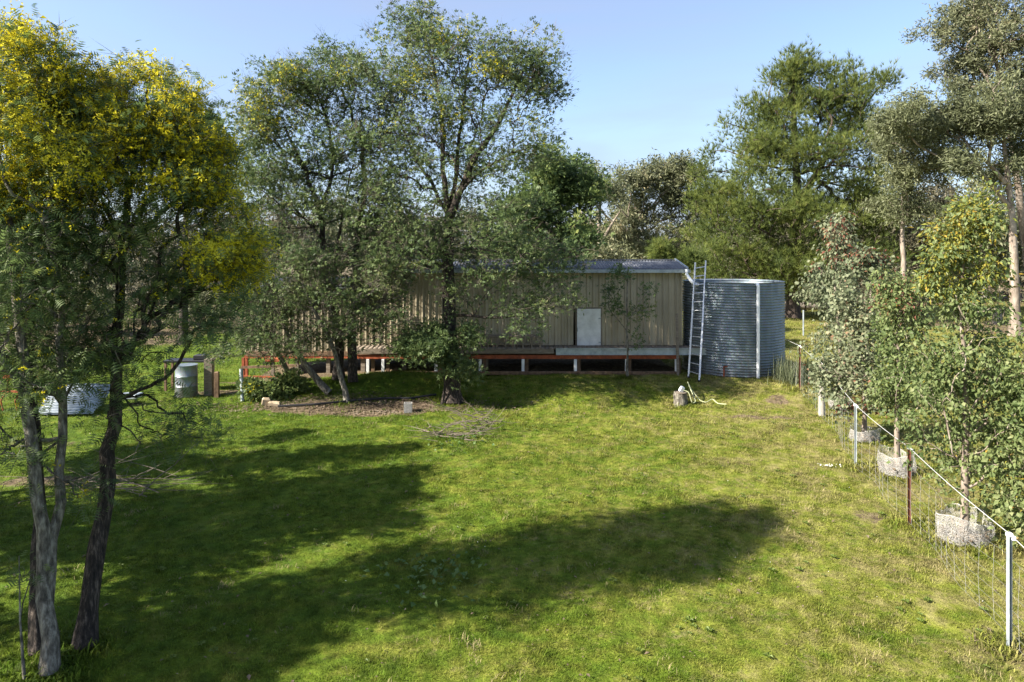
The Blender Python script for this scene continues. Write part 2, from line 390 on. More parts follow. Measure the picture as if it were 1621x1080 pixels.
def hn(x, y, s, k):   # cheap smooth noise
    return (np.sin(x * s + k) * np.cos(y * s * 1.13 - k * 1.7) + .6 * np.sin(x * s * 2.3 - y * s * 1.9 + k * 3) + .4 * np.sin(x * s * 5.1 + y * s * 4.3 + k)) / 2 
def dirt_at(x, y):
    v = np.zeros_like(x)
    for a, b, c, d, e in dirt_spots:
        q = ((x - a) / c) ** 2 + ((y - b) / d) ** 2 + .35 * hn(x, y, 2.2 / max(min(c, d), .25), 1.3)
        v = np.maximum(v, e * (1 - sstep(.45, 1.25, q)))
    v = np.maximum(v, .9 * sstep(52, 60, y))
    ush = ((x > -8.2) & (x < 5.2) & (y > 20.9) & (y < 24.4)); v[ush] = 1
    return v
xs = np.unique(np.concatenate([np.linspace(-9, 9, 110), np.linspace(-30, 30, 80), np.linspace(-900, -30, 30), np.linspace(30, 900, 30)]))
ys = np.unique(np.concatenate([np.linspace(-30, 4, 24), np.linspace(4, 14, 70), np.linspace(14, 26, 90), np.linspace(26, 70, 50), np.linspace(70, 1500, 36)]))
GX, GY = np.meshgrid(xs, ys); GZ = gz(GX, GY) - .02
nx = len(xs); i = (np.arange(len(ys) - 1)[:, None] * nx + np.arange(nx - 1)[None, :]).ravel()
gm, n, l, b = mat('lawn_soil', (.1, .12, .03), .95, 0, .1)
ge = n.new('ShaderNodeNewGeometry')
def wnoise(n, l, ge, sc, det=5):
    z = n.new('ShaderNodeTexNoise'); z.inputs['Scale'].default_value = sc; z.inputs['Detail'].default_value = det; z.inputs['Roughness'].default_value = .6
    l.new(ge.outputs['Position'], z.inputs['Vector']); return z
def grass_color(n, l, ge, dark=1.0):
    "lawn colour by place: lush green to the left and centre, drier olive to the right, straw patches"
    z1 = wnoise(n, l, ge, .55, 4); z2 = wnoise(n, l, ge, 3.2, 6)
    sp = n.new('ShaderNodeSeparateXYZ'); l.new(ge.outputs['Position'], sp.inputs[0])
    mr = n.new('ShaderNodeMapRange'); mr.inputs[1].default_value = -4; mr.inputs[2].default_value = 6; mr.inputs[3].default_value = -.22; mr.inputs[4].default_value = .04
    l.new(sp.outputs[0], mr.inputs[0])
    a = n.new('ShaderNodeMath'); a.operation = 'MULTIPLY_ADD'; a.inputs[1].default_value = .95; l.new(z2.outputs['Fac'], a.inputs[0])
    bb = n.new('ShaderNodeMath'); bb.operation = 'MULTIPLY_ADD'; bb.inputs[1].default_value = .45; l.new(z1.outputs['Fac'], bb.inputs[0]); l.new(mr.outputs[0], bb.inputs[2])
    l.new(bb.outputs[0], a.inputs[2])
    r = ramp(n, [(.36, (.072 * dark, .122 * dark, .012 * dark)), (.55, (.105 * dark, .150 * dark, .014 * dark)), (.72, (.185 * dark, .200 * dark, .032 * dark)), (.92, (.29 * dark, .26 * dark, .10 * dark))])
    l.new(a.outputs[0], r.inputs[0])
    z4 = wnoise(n, l, ge, 13, 5); z5 = wnoise(n, l, ge, 1.4, 6)     # thatch: dead brown matter between the green, more of it in some places
    ad = n.new('ShaderNodeMath'); ad.operation = 'ADD'; l.new(z4.outputs['Fac'], ad.inputs[0]); l.new(z5.outputs['Fac'], ad.inputs[1])
    ad2 = n.new('ShaderNodeMath'); ad2.operation = 'ADD'; l.new(ad.outputs[0], ad2.inputs[0]); l.new(mr.outputs[0], ad2.inputs[1])
    m5 = n.new('ShaderNodeMapRange'); m5.inputs[1].default_value = .98; m5.inputs[2].default_value = 1.22; m5.inputs[4].default_value = .75; l.new(ad2.outputs[0], m5.inputs[0])
    mm = n.new('ShaderNodeMix'); mm.data_type = 'RGBA'; l.new(m5.outputs[0], mm.inputs[0]); l.new(r.outputs[0], mm.inputs[6]); mm.inputs[7].default_value = (.20 * dark, .165 * dark, .075 * dark, 1)
    z6 = wnoise(n, l, ge, 6.5, 8); m6 = n.new('ShaderNodeMapRange'); m6.inputs[1].default_value = .3; m6.inputs[2].default_value = .62; m6.inputs[3].default_value = .6; m6.inputs[4].default_value = 1.15; l.new(z6.outputs['Fac'], m6.inputs[0])
    hv = n.new('ShaderNodeHueSaturation'); l.new(m6.outputs[0], hv.inputs['Value']); l.new(mm.outputs[2], hv.inputs['Color'])
    return hv
gr = grass_color(n, l, ge, .79)
zd = wnoise(n, l, ge, 9, 9); rd = ramp(n, [(.3, (.045, .033, .020)), (.5, (.11, .083, .050)), (.72, (.21, .165, .105))]); l.new(zd.outputs['Fac'], rd.inputs[0])
at = n.new('ShaderNodeAttribute'); at.attribute_name = 'dirt'
z3 = wnoise(n, l, ge, 5, 8); ad = n.new('ShaderNodeMath'); ad.operation = 'ADD'; l.new(at.outputs['Fac'], ad.inputs[0]); l.new(z3.outputs['Fac'], ad.inputs[1])
mr = n.new('ShaderNodeMapRange'); mr.inputs[1].default_value = .85; mr.inputs[2].default_value = 1.15; l.new(ad.outputs[0], mr.inputs[0])
mx = n.new('ShaderNodeMix'); mx.data_type = 'RGBA'; l.new(mr.outputs[0], mx.inputs[0]); l.new(gr.outputs[0], mx.inputs[6]); l.new(rd.outputs[0], mx.inputs[7]); l.new(mx.outputs[2], b.inputs['Base Color'])
bp = n.new('ShaderNodeBump'); bp.inputs['Strength'].default_value = .8; bp.inputs['Distance'].default_value = .04; zb = wnoise(n, l, ge, 22, 9); l.new(zb.outputs['Fac'], bp.inputs['Height']); l.new(bp.outputs[0], b.inputs['Normal'])
ground = npobj('ground', np.stack([GX, GY, GZ], -1).reshape(-1, 3), np.stack([i, i + 1, i + nx + 1, i + nx], -1), gm, None, {'dirt': dirt_at(GX, GY).ravel()}, True)
tag(ground, 'rough paddock lawn with bare brown patches running back to the bush', kind='structure')

# ---- grass: tufts of real blades set over the ground with geometry nodes
grm, n, l, b = mat('grass_blade', (.1, .15, .02), .6, 0, .15)
ge = n.new('ShaderNodeNewGeometry'); r = grass_color(n, l, ge, 1.04)
oi = n.new('ShaderNodeObjectInfo'); hs = n.new('ShaderNodeHueSaturation'); mv = n.new('ShaderNodeMapRange'); mv.inputs[3].default_value = .55; mv.inputs[4].default_value = 1.5
l.new(oi.outputs['Random'], mv.inputs[0]); l.new(mv.outputs[0], hs.inputs['Value']); l.new(r.outputs[0], hs.inputs['Color'])
l.new(hs.outputs[0], b.inputs['Base Color']); tr = n.new('ShaderNodeBsdfTranslucent'); l.new(hs.outputs[0], tr.inputs['Color'])
ms = n.new('ShaderNodeMixShader'); ms.inputs[0].default_value = .35; l.new(b.outputs[0], ms.inputs[1]); l.new(tr.outputs[0], ms.inputs[2]); l.new(ms.outputs[0], n['Material Output'].inputs['Surface'])
drym, n, l, b = mat('dry_grass_blade', (.24, .20, .10), .7, 0, .1)
def tuft_mesh(nm, seed, nb, h, spread, m, w=.004):
    r = np.random.default_rng(seed); V = []
    for i in range(nb):
        a = r.random() * 6.28; p = np.array([r.normal() * spread, r.normal() * spread, 0]); hh = h * (.45 + .75 * r.random()); ln = hh * (.25 + .9 * r.random())
        d = np.array([math.cos(a), math.sin(a), 0]); s_ = np.array([-d[1], d[0], 0]) * w * (.6 + .8 * r.random())
        m1 = p + d * ln * .35 + [0, 0, hh * .6]; tp = p + d * ln + [0, 0, hh * (.95 - .3 * r.random())]
        V += [p - s_, p + s_, m1 + s_ * .8, p - s_, m1 + s_ * .8, m1 - s_ * .8, m1 - s_ * .8, m1 + s_ * .8, tp]
    return bpy.data.objects.new(nm, npmesh(nm, np.array(V), np.arange(len(V)).reshape(-1, 3), m))
def gn_scatter(name, pts, scl, tmpls, label):
    me = bpy.data.meshes.new(name); me.vertices.add(len(pts)); me.vertices.foreach_set('co', np.asarray(pts, np.float32).ravel())
    for k, a in (('scl', scl), ('rot', rng.random(len(pts)) * 6.28)):
        t = me.attributes.new(k, 'FLOAT', 'POINT'); t.data.foreach_set('value', np.asarray(a, np.float32))
    sel = me.attributes.new('pick', 'INT', 'POINT'); sel.data.foreach_set('value', rng.integers(0, len(tmpls), len(pts)).astype(np.int32))
    o = link(bpy.data.objects.new(name, me)); md = o.modifiers.new('scatter', 'NODES')
    g = bpy.data.node_groups.new(name, 'GeometryNodeTree'); md.node_group = g
    g.interface.new_socket('Geometry', in_out='INPUT', socket_type='NodeSocketGeometry'); g.interface.new_socket('Geometry', in_out='OUTPUT', socket_type='NodeSocketGeometry')
    gi = g.nodes.new('NodeGroupInput'); go = g.nodes.new('NodeGroupOutput'); ip = g.nodes.new('GeometryNodeInstanceOnPoints')
    gj = g.nodes.new('GeometryNodeGeometryToInstance')
    for t in reversed(tmpls):
        q = g.nodes.new('GeometryNodeObjectInfo'); q.inputs['Object'].default_value = t; g.links.new(q.outputs['Geometry'], gj.inputs[0])
    def na(nm, ty):
        q = g.nodes.new('GeometryNodeInputNamedAttribute'); q.data_type = ty; q.inputs['Name'].default_value = nm; return q.outputs[0]
    cx = g.nodes.new('ShaderNodeCombineXYZ'); g.links.new(na('rot', 'FLOAT'), cx.inputs[2])
    g.links.new(gi.outputs[0], ip.inputs['Points']); g.links.new(gj.outputs[0], ip.inputs['Instance'])
    ip.inputs['Pick Instance'].default_value = True; g.links.new(na('pick', 'INT'), ip.inputs['Instance Index'])
    g.links.new(cx.outputs[0], ip.inputs['Rotation']); g.links.new(na('scl', 'FLOAT'), ip.inputs['Scale']); g.links.new(ip.outputs[0], go.inputs[0])
    return tag(o, label, kind='stuff')
def lawn_points(y0, y1, dens):
    "random ground points in a band of distance, wide enough for a step to either side"
    A = (y1 - y0) * (2 * (y1 * .76 + 1.5)); n_ = int(A * dens); y = y0 + (y1 - y0) * rng.random(n_); x = (rng.random(n_) * 2 - 1) * (y1 * .76 + 1.5)
    k = np.abs(x) < y * .76 + 1.5; return x[k], y[k]
tu = [tuft_mesh('grass_tuft', 10 + i, 18, .026 + .007 * i, .05, grm, .0030) for i in range(4)]
X, Y_, SC = [], [], []
for y0, y1, de, s in ((4.2, 8, 620, .85), (8, 11, 400, .95), (11, 15, 240, 1.15), (15, 22, 110, 1.5), (22, 34, 36, 2.1), (34, 58, 9, 3.2)):
    x, y = lawn_points(y0, y1, de); k = rng.random(len(x)) > dirt_at(x, y) * 1.05 - .02
    hb = hn(x, y, 1.9, 4.0) + .5 * hn(x, y, 5.3, 2.0); k &= rng.random(len(x)) < .75 + .4 * hb
    x, y, hb = x[k], y[k], hb[k]
    X.append(x); Y_.append(y); SC.append(s * (.65 + .5 * rng.random(len(x))) * (1 + .16 * np.clip(hb, -1, 1.3)))
X = np.concatenate(X); Y_ = np.concatenate(Y_); SC = np.concatenate(SC)
gn_scatter('lawn_grass', np.stack([X, Y_, gz(X, Y_) - .025], 1), SC, tu, 'short green grass of the paddock, drier and yellower to the right')
td = [tuft_mesh('dry_grass_tuft', 30 + i, 14, .05 + .012 * i, .06, drym, .0026) for i in range(3)]
x, y = lawn_points(4.5, 22, 16); hb = hn(x, y, 1.3, 9.0) + .5 * hn(x, y, 4.1, 5.0) + .035 * x; k = hb + .5 * rng.random(len(x)) > .62; x, y = x[k], y[k]
gn_scatter('dry_grass', np.stack([x, y, gz(x, y) - .02], 1), .5 + .7 * rng.random(len(x)), td, 'thin straw coloured dead grass among the green lawn')
ros = leafmat('rosette_leaves', [(.1, (.08, .12, .02)), (.9, (.15, .20, .04))], .3)
def rosette(nm, seed):
    r_ = np.random.default_rng(seed); V = []
    for i_ in range(7):
        a = i_ * .9 + r_.random() * .4; L_ = .045 * (.6 + .6 * r_.random()); d = np.array([math.cos(a), math.sin(a), 0]); q = np.array([-d[1], d[0], 0]) * L_ * .22
        V += [d * 0 + [0, 0, .01], d * L_ * .6 + q + [0, 0, .03], d * L_ + [0, 0, .02], d * 0 + [0, 0, .01], d * L_ + [0, 0, .02], d * L_ * .6 - q + [0, 0, .03]]
    return bpy.data.objects.new(nm, npmesh(nm, np.array(V), np.arange(len(V)).reshape(-1, 3), ros, {'rnd': np.repeat(r_.random(7), 6)}))
x, y = lawn_points(4.5, 20, 15); k = hn(x, y, 2.3, 6.0) + .5 * hn(x, y, 6.3, 1.0) + .6 * rng.random(len(x)) > .75; x, y = x[k], y[k]
gn_scatter('flatweeds', np.stack([x, y, gz(x, y) - .005], 1), .4 + .9 * rng.random(len(x)), [rosette('rosette', 1), rosette('rosette', 2)], 'flat broadleaf rosettes scattered through the lawn')
# leaf litter and chips of bark on the lawn
lit = noisy('litter', [(.35, (.06, .042, .025)), (.55, (.13, .095, .06)), (.72, (.26, .22, .16))], 1.3, coord='World')
def chip(nm, s, seed):
    r = np.random.default_rng(seed); t = T_leaf(.25 + .2 * r.random(), .2).reshape(-1, 3) * s; t[:, 2] += .008
    return bpy.data.objects.new(nm, npmesh(nm, t, np.arange(len(t)).reshape(-1, 3), lit))
x, y = lawn_points(5, 21, 8); gn_scatter('fallen_leaves', np.stack([x, y, gz(x, y) + .012], 1), .3 + .6 * rng.random(len(x)) ** 2, [chip('leaf', .06, 1), chip('leaf', .05, 2), chip('leaf', .09, 3)], 'scattered fallen leaves and bark chips on the lawn')
c = gp(560, 648); k_ = 7000; x = c[0] + rng.normal(size=k_) * 1.7 + .2; y = c[1] + .35 + rng.normal(size=k_) * .33
gn_scatter('leaf_litter', np.stack([x, y, gz(x, y) + .0], 1), .5 + .9 * rng.random(k_), [chip('leaf', .055, 5), chip('leaf', .075, 6), chip('leaf', .045, 7)], 'brown leaf litter on the bare ground under the wattles by the shed')
whm, _, _, _ = mat('white_chip', (.62, .60, .55), .8)
def cluster(name, px, py, n_, sx, sy, s, label):
    c = gp(px, py); q = np.stack([c[0] + rng.normal(size=n_) * sx, c[1] + rng.normal(size=n_) * sy, np.zeros(n_)], 1); q[:, 2] = gz(q[:, 0], q[:, 1]) + .015
    V = []; Fc = []
    for p in q:
        a = rng.random() * 6.28; r_ = s * (.5 + rng.random()); m_ = len(V)
        for kk in range(5): V.append(p + [math.cos(a + kk * 1.257) * r_ * (.6 + .5 * rng.random()), math.sin(a + kk * 1.257) * r_ * (.6 + .5 * rng.random()), .0])
        V.append(p + [0, 0, r_ * .7])
        Fc += [(m_ + kk, m_ + (kk + 1) % 5, m_ + 5) for kk in range(5)]
    tag(npobj(name, V, Fc, whm, None, loc=c), label, kind='stuff')
cluster('white_chips', 1312, 738, 34, .13, .06, .013, 'small heap of white chips on the lawn beside the fence')
cluster('white_chips', 1200, 860, 40, 3.0, 3.2, .006, 'tiny pale chips scattered over the right side of the lawn')
# broadleaf weeds
wdm = leafmat('weed_leaves', [(.1, (.05, .10, .02)), (.9, (.14, .2, .06))], .3)
for px, py, n_, lb in ((680, 910, 120, 'patch of low broadleaf weeds in the middle of the shaded lawn'), (720, 702, 60, 'two small pale weeds beside the pile of cut branches')):
    c = gp(px, py); q = c + rng.normal(size=(n_, 3)) * [.35, .4, 0]; q[:, 2] = gz(q[:, 0], q[:, 1]) + .03; D = rng.normal(size=(n_, 3)); D[:, 2] = abs(D[:, 2]) * .5 + .2
    tag(scatter('broadleaf_weeds', q, D, .05 + .05 * rng.random(n_), T_leaf(.35), wdm, None, kind='stuff'), lb)

# ================================================================== SHED
clad = noisy('olive_tan_cladding', [(.25, (.26, .218, .145)), (.5, (.35, .30, .205)), (.75, (.42, .362, .255))], 1.6, (1, 1, .5), .62, bump=.1, spec=.4, coord='World')
galv = noisy('galvanised_steel', [(.3, (.22, .25, .27)), (.5, (.33, .37, .39)), (.72, (.46, .50, .52))], 5, (1, 1, 1), .5, .45, bump=.15, coord='World')
roofm = noisy('weathered_roof_iron', [(.3, (.085, .09, .105)), (.55, (.135, .145, .165)), (.75, (.10, .085, .07))], 3, (1, .4, 1), .55, .35, bump=.2, coord='World')
rust = noisy('rust_red_steel', [(.3, (.14, .035, .015)), (.55, (.30, .075, .030)), (.8, (.40, .14, .06))], 7, (1, 1, 1), .8, bump=.3, coord='World')
timber = noisy('weathered_timber', [(.3, (.09, .07, .05)), (.55, (.20, .165, .125)), (.75, (.33, .29, .24))], 5, (1, 8, 8), .85, bump=.4, coord='World')
browntim = noisy('brown_timber', [(.3, (.06, .035, .02)), (.55, (.16, .10, .06)), (.78, (.27, .18, .11))], 6, (2, 2, 1), .85, bump=.4, coord='World')
whitep = noisy('white_paint', [(.3, (.55, .55, .54)), (.6, (.74, .74, .73)), (.8, (.80, .80, .80))], 4, rough=.5, bump=.05, coord='World')
pvc, _, _, _ = mat('white_pvc', (.78, .80, .82), .35, 0, .5)
blackp, _, _, _ = mat('black_plastic', (.015, .015, .017), .45)
WY = 21.4; XR = (1078 - 810.5) * WY / F; XM = (608 - 810.5) * WY / F; XL = (386 - 810.5) * WY / F
Z0, Z1 = .98, 3.50; DEP = 2.9
shed = thing('shed', 'long low shed clad in olive tan ribbed steel, raised on stumps behind the wattles', 'shed', (0, WY, 0))
def local(a): return [(p[0], p[1] - WY, p[2]) for p in a]
PW = .2
def panel_mesh(nm, h):
    pr = [(0, 0), (.012, -.028), (.034, -.028), (.046, 0), (.115, 0), (.120, -.004), (.128, -.004), (.133, 0), (PW - .004, 0)]
    V = [(x, y, z) for z in (0, h) for x, y in pr]; k = len(pr)
    return npmesh(nm, np.array(V), np.array([(i, i + 1, k + i + 1, k + i) for i in range(k - 1)]), clad)
def panels(x0, x1, z0, h, y, skip=None):
    me = panel_mesh('wall_panel', h); n_ = int(round((x1 - x0) / PW)); sx = (x1 - x0) / n_ / PW
    for i in range(n_):
        x = x0 + i * (x1 - x0) / n_
        m_ = me
        zz = z0
        if skip and skip[0] < x + PW / 2 < skip[1]: m_ = panel_mesh('wall_panel', z0 + h - skip[2]); zz = skip[2]
        o = link(bpy.data.objects.new('wall_panel', m_), shed); o.location = (x, y + random.uniform(-.002, .002), zz); o.scale = (sx, 1, 1)
n = clad.node_tree.nodes; l = clad.node_tree.links; b = n['Principled BSDF']; src = b.inputs['Base Color'].links[0].from_socket
oi = n.new('ShaderNodeObjectInfo'); mv = n.new('ShaderNodeMapRange'); mv.inputs[3].default_value = .84; mv.inputs[4].default_value = 1.12; l.new(oi.outputs['Random'], mv.inputs[0])
hs = n.new('ShaderNodeHueSaturation'); l.new(mv.outputs[0], hs.inputs['Value']); l.new(src, hs.inputs['Color']); l.new(hs.outputs[0], b.inputs['Base Color'])
DX0, DX1, DZ1 = (912.5 - 810.5) * WY / F, (951 - 810.5) * WY / F, CAM_H - (489 - HZ) * WY / F
panels(XM, XR, Z0, Z1 - Z0, 0, (DX0, DX1, DZ1))
XLn = XL; ZA0, ZA1 = .80, 2.98
panels(XLn, XM - .01, ZA0, ZA1 - ZA0, .12)
# return walls (ribbed, one joined strip each side), back walls
b_ = MB()
def strip(b_, x, y0, y1, z0, z1, sgn):
    y = y0
    while y < y1 - .01:
        ye = min(y + .2, y1)
        b_.add([(x, y, z0), (x + sgn * .025, y + .012, z0), (x + sgn * .025, y + .034, z0), (x, y + .046, z0), (x, ye, z0),
                (x, y, z1), (x + sgn * .025, y + .012, z1), (x + sgn * .025, y + .034, z1), (x, y + .046, z1), (x, ye, z1)],
               [(i, i + 1, i + 6, i + 5) for i in range(4)])
        y = ye
strip(b_, XR, .01, DEP, Z0, Z1, 1); strip(b_, XM, .13, DEP, ZA1, Z1, -1); strip(b_, XLn, .13, DEP, ZA0, ZA1, -1)
b_.add([(XLn, DEP, ZA0), (XR, DEP, ZA0), (XR, DEP, Z1), (XLn, DEP, Z1)], [(0, 1, 2, 3)])
b_.build('side_wall', clad, shed)
for xx in (XR, ):   # gable infill
    MB().add([(xx + .003, 0, Z1), (xx + .003, DEP, Z1), (xx + .003, DEP / 2, Z1 + .40)], [(0, 1, 2)]) if False else None
g_ = MB(); g_.add([(XR + .003, 0, Z1 - .02), (XR + .003, DEP, Z1 - .02), (XR + .003, DEP / 2, Z1 + .22)], [(0, 1, 2)]); g_.build('gable', clad, shed)
MB().box((XR + .012, -.012, (Z0 + Z1) / 2), (.055, .055, Z1 - Z0), bev=.004).build('corner_trim', clad, shed)
MB().box(((XLn + XR) / 2, DEP / 2, Z0 - .12), (XR - XLn - .06, DEP - .1, .14)).build('floor', browntim, shed)
# roof sheets: corrugated iron, ridge halfway back
def corr_sheet(nm, w, L_, per=.095, amp=.016, seg=6):
    k = int(round(w / per)) * seg; x = np.linspace(0, w, k + 1); z = amp * np.cos(x / per * 2 * math.pi)
    V = np.concatenate([np.stack([x, np.full(k + 1, yy), z], 1) for yy in (0, L_)]); Fc = [(i, i + 1, k + 2 + i, k + 1 + i) for i in range(k)]
    V2 = V.copy(); V2[:, 2] -= .006; m0 = len(V)
    Fc2 = [(a + m0, d + m0, c_ + m0, b2 + m0) for a, b2, c_, d in Fc]; ed = [(i + 1, i, m0 + i, m0 + i + 1) for i in range(k)]
    return npmesh(nm, np.concatenate([V, V2]), np.array(Fc + Fc2 + ed), roofm, smooth=False)
pitch = math.atan2(.25, 1.6); RL = math.hypot(.25, 1.6)
sh = corr_sheet('roof_sheet', .76, RL); nsh = int((XR + .16 - XM + .2) / .76) + 1
x_start = XR + .14 - nsh * .76
for i in range(nsh):
    for side in (0, 1):
        o = link(bpy.data.objects.new('roof_sheet', sh), shed)
        x = x_start + i * .76
        if side == 0: o.location = (x, -.2, Z1 + .035 + random.uniform(0, .004)); o.rotation_euler = (pitch, 0, 0)
        else: o.location = (x + .76, DEP + .15 , Z1 + .035); o.rotation_euler = (pitch, 0, math.pi)
MB().bar((x_start, 1.41, Z1 + .305), (XR + .16, 1.41, Z1 + .305), .22, .02).build('ridge_cap', roofm, shed)
bg_ = MB(); bg_.bar((XR + .155, -.21, Z1 + .035), (XR + .155, 1.42, Z1 + .29), .05, .10); bg_.build('barge_board', galv, shed)
# gutter
gt = MB(); gx0 = XM - .15
gx1 = XR + .22
gt.add([(gx, yy, zz) for gx in (gx0, gx1) for yy, zz in ((-.21, Z1 + .02), (-.21, Z1 - .075), (-.33, Z1 - .085), (-.335, Z1 + .012), (-.325, Z1 + .012), (-.32, Z1 - .07), (-.22, Z1 - .065), (-.22, Z1 + .02))],
       [(i, i + 1, i + 9, i + 8) for i in range(7)] + [(7, 0, 8, 15), (0, 7, 6, 5, 4, 3, 2, 1), (8, 9, 10, 11, 12, 13, 14, 15)])
gt.build('gutter', galv, shed)
MB().box(((XM + XR) / 2, -.1, Z1 - .03), (XR - XM + .1, .2, .02)).build('soffit', clad, shed)
# annex roof, lower
an = corr_sheet('annex_roof_sheet', .76, 1.45); k_ = int((XM - XLn + .3) / .76) + 1
for i in range(k_):
    for side in (0, 1):
        o = link(bpy.data.objects.new('roof_sheet', an), shed); x = XM - .02 - (i + 1) * .76
        if side == 0: o.location = (x, -.12, ZA1 + .03); o.rotation_euler = (R(9), 0, 0)
        else: o.location = (x + .76, DEP - .02, ZA1 + .03); o.rotation_euler = (R(9), 0, math.pi)
MB().box(((XLn + XM) / 2 - .15, -.17, ZA1 - .01), (XM - XLn + .2, .09, .10), bev=.01).build('gutter', galv, shed)
moss = noisy('roof_moss', [(.3, (.05, .06, .01)), (.7, (.16, .17, .03))], 12, bump=1, bdist=.03, coord='World')
k_ = 900; x = XM + .1 + rng.random(k_) * 1.9; f = rng.random(k_) ** 2 * .8; q = np.stack([x, -.17 + f * 1.55, Z1 + .05 + f * .25], 1)
scatter('moss', q, rng.normal(size=(k_, 3)) * [1, 1, .3] + [0, 0, .5], .05 + .05 * rng.random(k_), T_leaf(.5), moss, shed, kind='stuff')
# stumps under the shed, deck
for px, w in ((432, .09), (470, .12), (520, .12), (575, .13), (640, .12), (700, .12), (770, .12)):
    x = (px - 810.5) * 21.6 / F; z = float(gz(x, 21.6)); MB().box((x, .2, (z + ZA0) / 2), (w, w, ZA0 - z + .1), bev=.01).build('stump', timber, shed)
x = (386 - 810.5) * 21.5 / F; MB().box((x + .06, .15, .4), (.1, .1, .85)).build('stump', rust, shed)
MB().bar((XLn, .1, ZA0 - .02), (XM, .1, ZA0 - .02), .08, .13).build('bearer', rust, shed)
door = MB().box(((DX0 + DX1) / 2 + .01, -.02, (Z0 + DZ1) / 2 + .02), (DX1 - DX0 - .02, .035, DZ1 - Z0 - .03), bev=.006).build('door', whitep, shed)
MB().box((DX0 + .03, -.045, (Z0 + DZ1) / 2), (.02, .02, .12), bev=.004).build('handle', galv, door)
for hz in (.25, 1.0): MB().box((DX1 - .04, -.045, Z0 + hz), (.07, .02, .04), bev=.004).build('hinge', galv, door)
fr = MB()
for xx in (DX0 - .015, DX1 + .012): fr.box((xx, -.02, (Z0 + DZ1) / 2 + .01), (.03, .05, DZ1 - Z0))
fr.box(((DX0 + DX1) / 2, -.02, DZ1 + .025), (DX1 - DX0 + .06, .05, .03)); fr.build('door_frame', timber, shed)

DY = 20.75
deck = thing('deck', 'narrow walkway deck along the shed front with a galvanised edge beam and rust red bearer', 'deck', (0, DY, 0))
dz = CAM_H - (551 - HZ) * DY / F
dxl = (560 - 810.5) * DY / F; dxr = (1118 - 810.5) * DY / F; dxm = (880 - 810.5) * DY / F
db = MB().box(((dxm + dxr) / 2, 0, dz - .105), (dxr - dxm, .055, .20), bev=.008); db.box(((dxm + dxr) / 2, -.035, dz - .012), (dxr - dxm, .05, .018)); db.box(((dxm + dxr) / 2, -.035, dz - .20), (dxr - dxm, .05, .018))
db.build('edge_beam', galv, deck)
MB().box(((dxl + dxm) / 2 - .03, 0, dz - .10), (dxm - dxl - .06, .05, .15), bev=.006).build('edge_board', timber, deck)
xr2 = (1076 - 810.5) * DY / F; MB().box(((dxl + xr2) / 2, .06, dz - .28), (xr2 - dxl, .07, .12), bev=.006).build('bearer', rust, deck)
bm_ = npmesh('deck_board', *[q for q in (lambda m_: (np.array(m_.v), np.array([f for f in m_.f])))(MB().box((0, 0, 0), (.135, .62, .03)))], timber)
x = dxl
while x < dxr - .1:
    o = link(bpy.data.objects.new('deck_board', bm_), deck); o.location = (x + .07, .34, dz - .02 + random.uniform(-.003, .003)); o.rotation_euler = (0, 0, random.uniform(-.006, .006)); x += .145
for px in (582, 606, 690, 760, 828, 911, 992, 1071):
    x = (px - 810.5) * DY / F; z = float(gz(x, DY)) - .05; t_ = dz - .345
    MB().box((x, .02, (z + t_) / 2), (.085, .085, t_ - z), bev=.006).build('stump', whitep, deck)
    MB().box((x + .12, .22, (z + t_) / 2), (.10, .10, t_ - z), bev=.006).build('stump', browntim, deck)
xa = (640 - 810.5) * DY / F; xb = (1070 - 810.5) * DY / F; zz = float(gz((xa + xb) / 2, DY))
MB().box(((xa + xb) / 2, -.06, zz + .03), (xb - xa, .10, .10), bev=.01).build('ground_sill', browntim, deck)
MB().bar(((1073 - 810.5) * 20.6 / F, -.17, .28), ((1072 - 810.5) * 20.6 / F, -.12, 2.2), .07, .05).build('upright_stake', timber, deck)
# low timber rack lying on the deck
rk = thing('timber_rack', 'low grey slatted timber rack standing on the deck behind the small wattle branches', 'rack', P(770, 551, 20.9))
for k2 in range(2): MB().box((.85, 0, .12 + .22 * k2), (1.75, .03, .05)).build('rail', timber, rk)
for k2 in range(7): MB().box((.06 + k2 * .265, -.032, .17), (.05, .03, .34)).build('upright', timber, rk)
MB().box((.85, .18, .36), (1.8, .3, .025)).build('top_board', timber, rk)

# ================================================================== TANK
TY = 21.75; TX = (1160 - 810.5) * TY / F; TR = 1.54; tz0 = .12; tz1 = CAM_H - (446 - HZ) * (TY - TR * .4) / F
tank = thing('water_tank', 'round corrugated galvanised water tank beside the right end of the shed', 'water tank', (TX, TY, tz0))
nper = 37; nz_ = nper * 6; na = 120; H = tz1 - tz0
zz = np.linspace(0, H, nz_ + 1); rr = TR + .019 * np.cos(np.arange(nz_ + 1) / 6 * 2 * math.pi); a = np.arange(na) * 2 * math.pi / na
V = np.stack([rr[:, None] * np.cos(a), rr[:, None] * np.sin(a), zz[:, None] + 0 * a], -1).reshape(-1, 3)
i = np.arange(nz_)[:, None] * na; j = np.arange(na)[None, :]; Fc = np.stack([i + j, i + (j + 1) % na, i + na + (j + 1) % na, i + na + j], -1).reshape(-1, 4)
tankm, n, l, b = mat('blue_grey_zincalume', (.27, .33, .37), .42, .5, .4)
tc = n.new('ShaderNodeTexCoord'); nz1 = n.new('ShaderNodeTexNoise'); nz1.inputs['Scale'].default_value = 2.2; nz1.inputs['Detail'].default_value = 8; mp = n.new('ShaderNodeMapping'); mp.inputs['Scale'].default_value = (2, 2, .6)
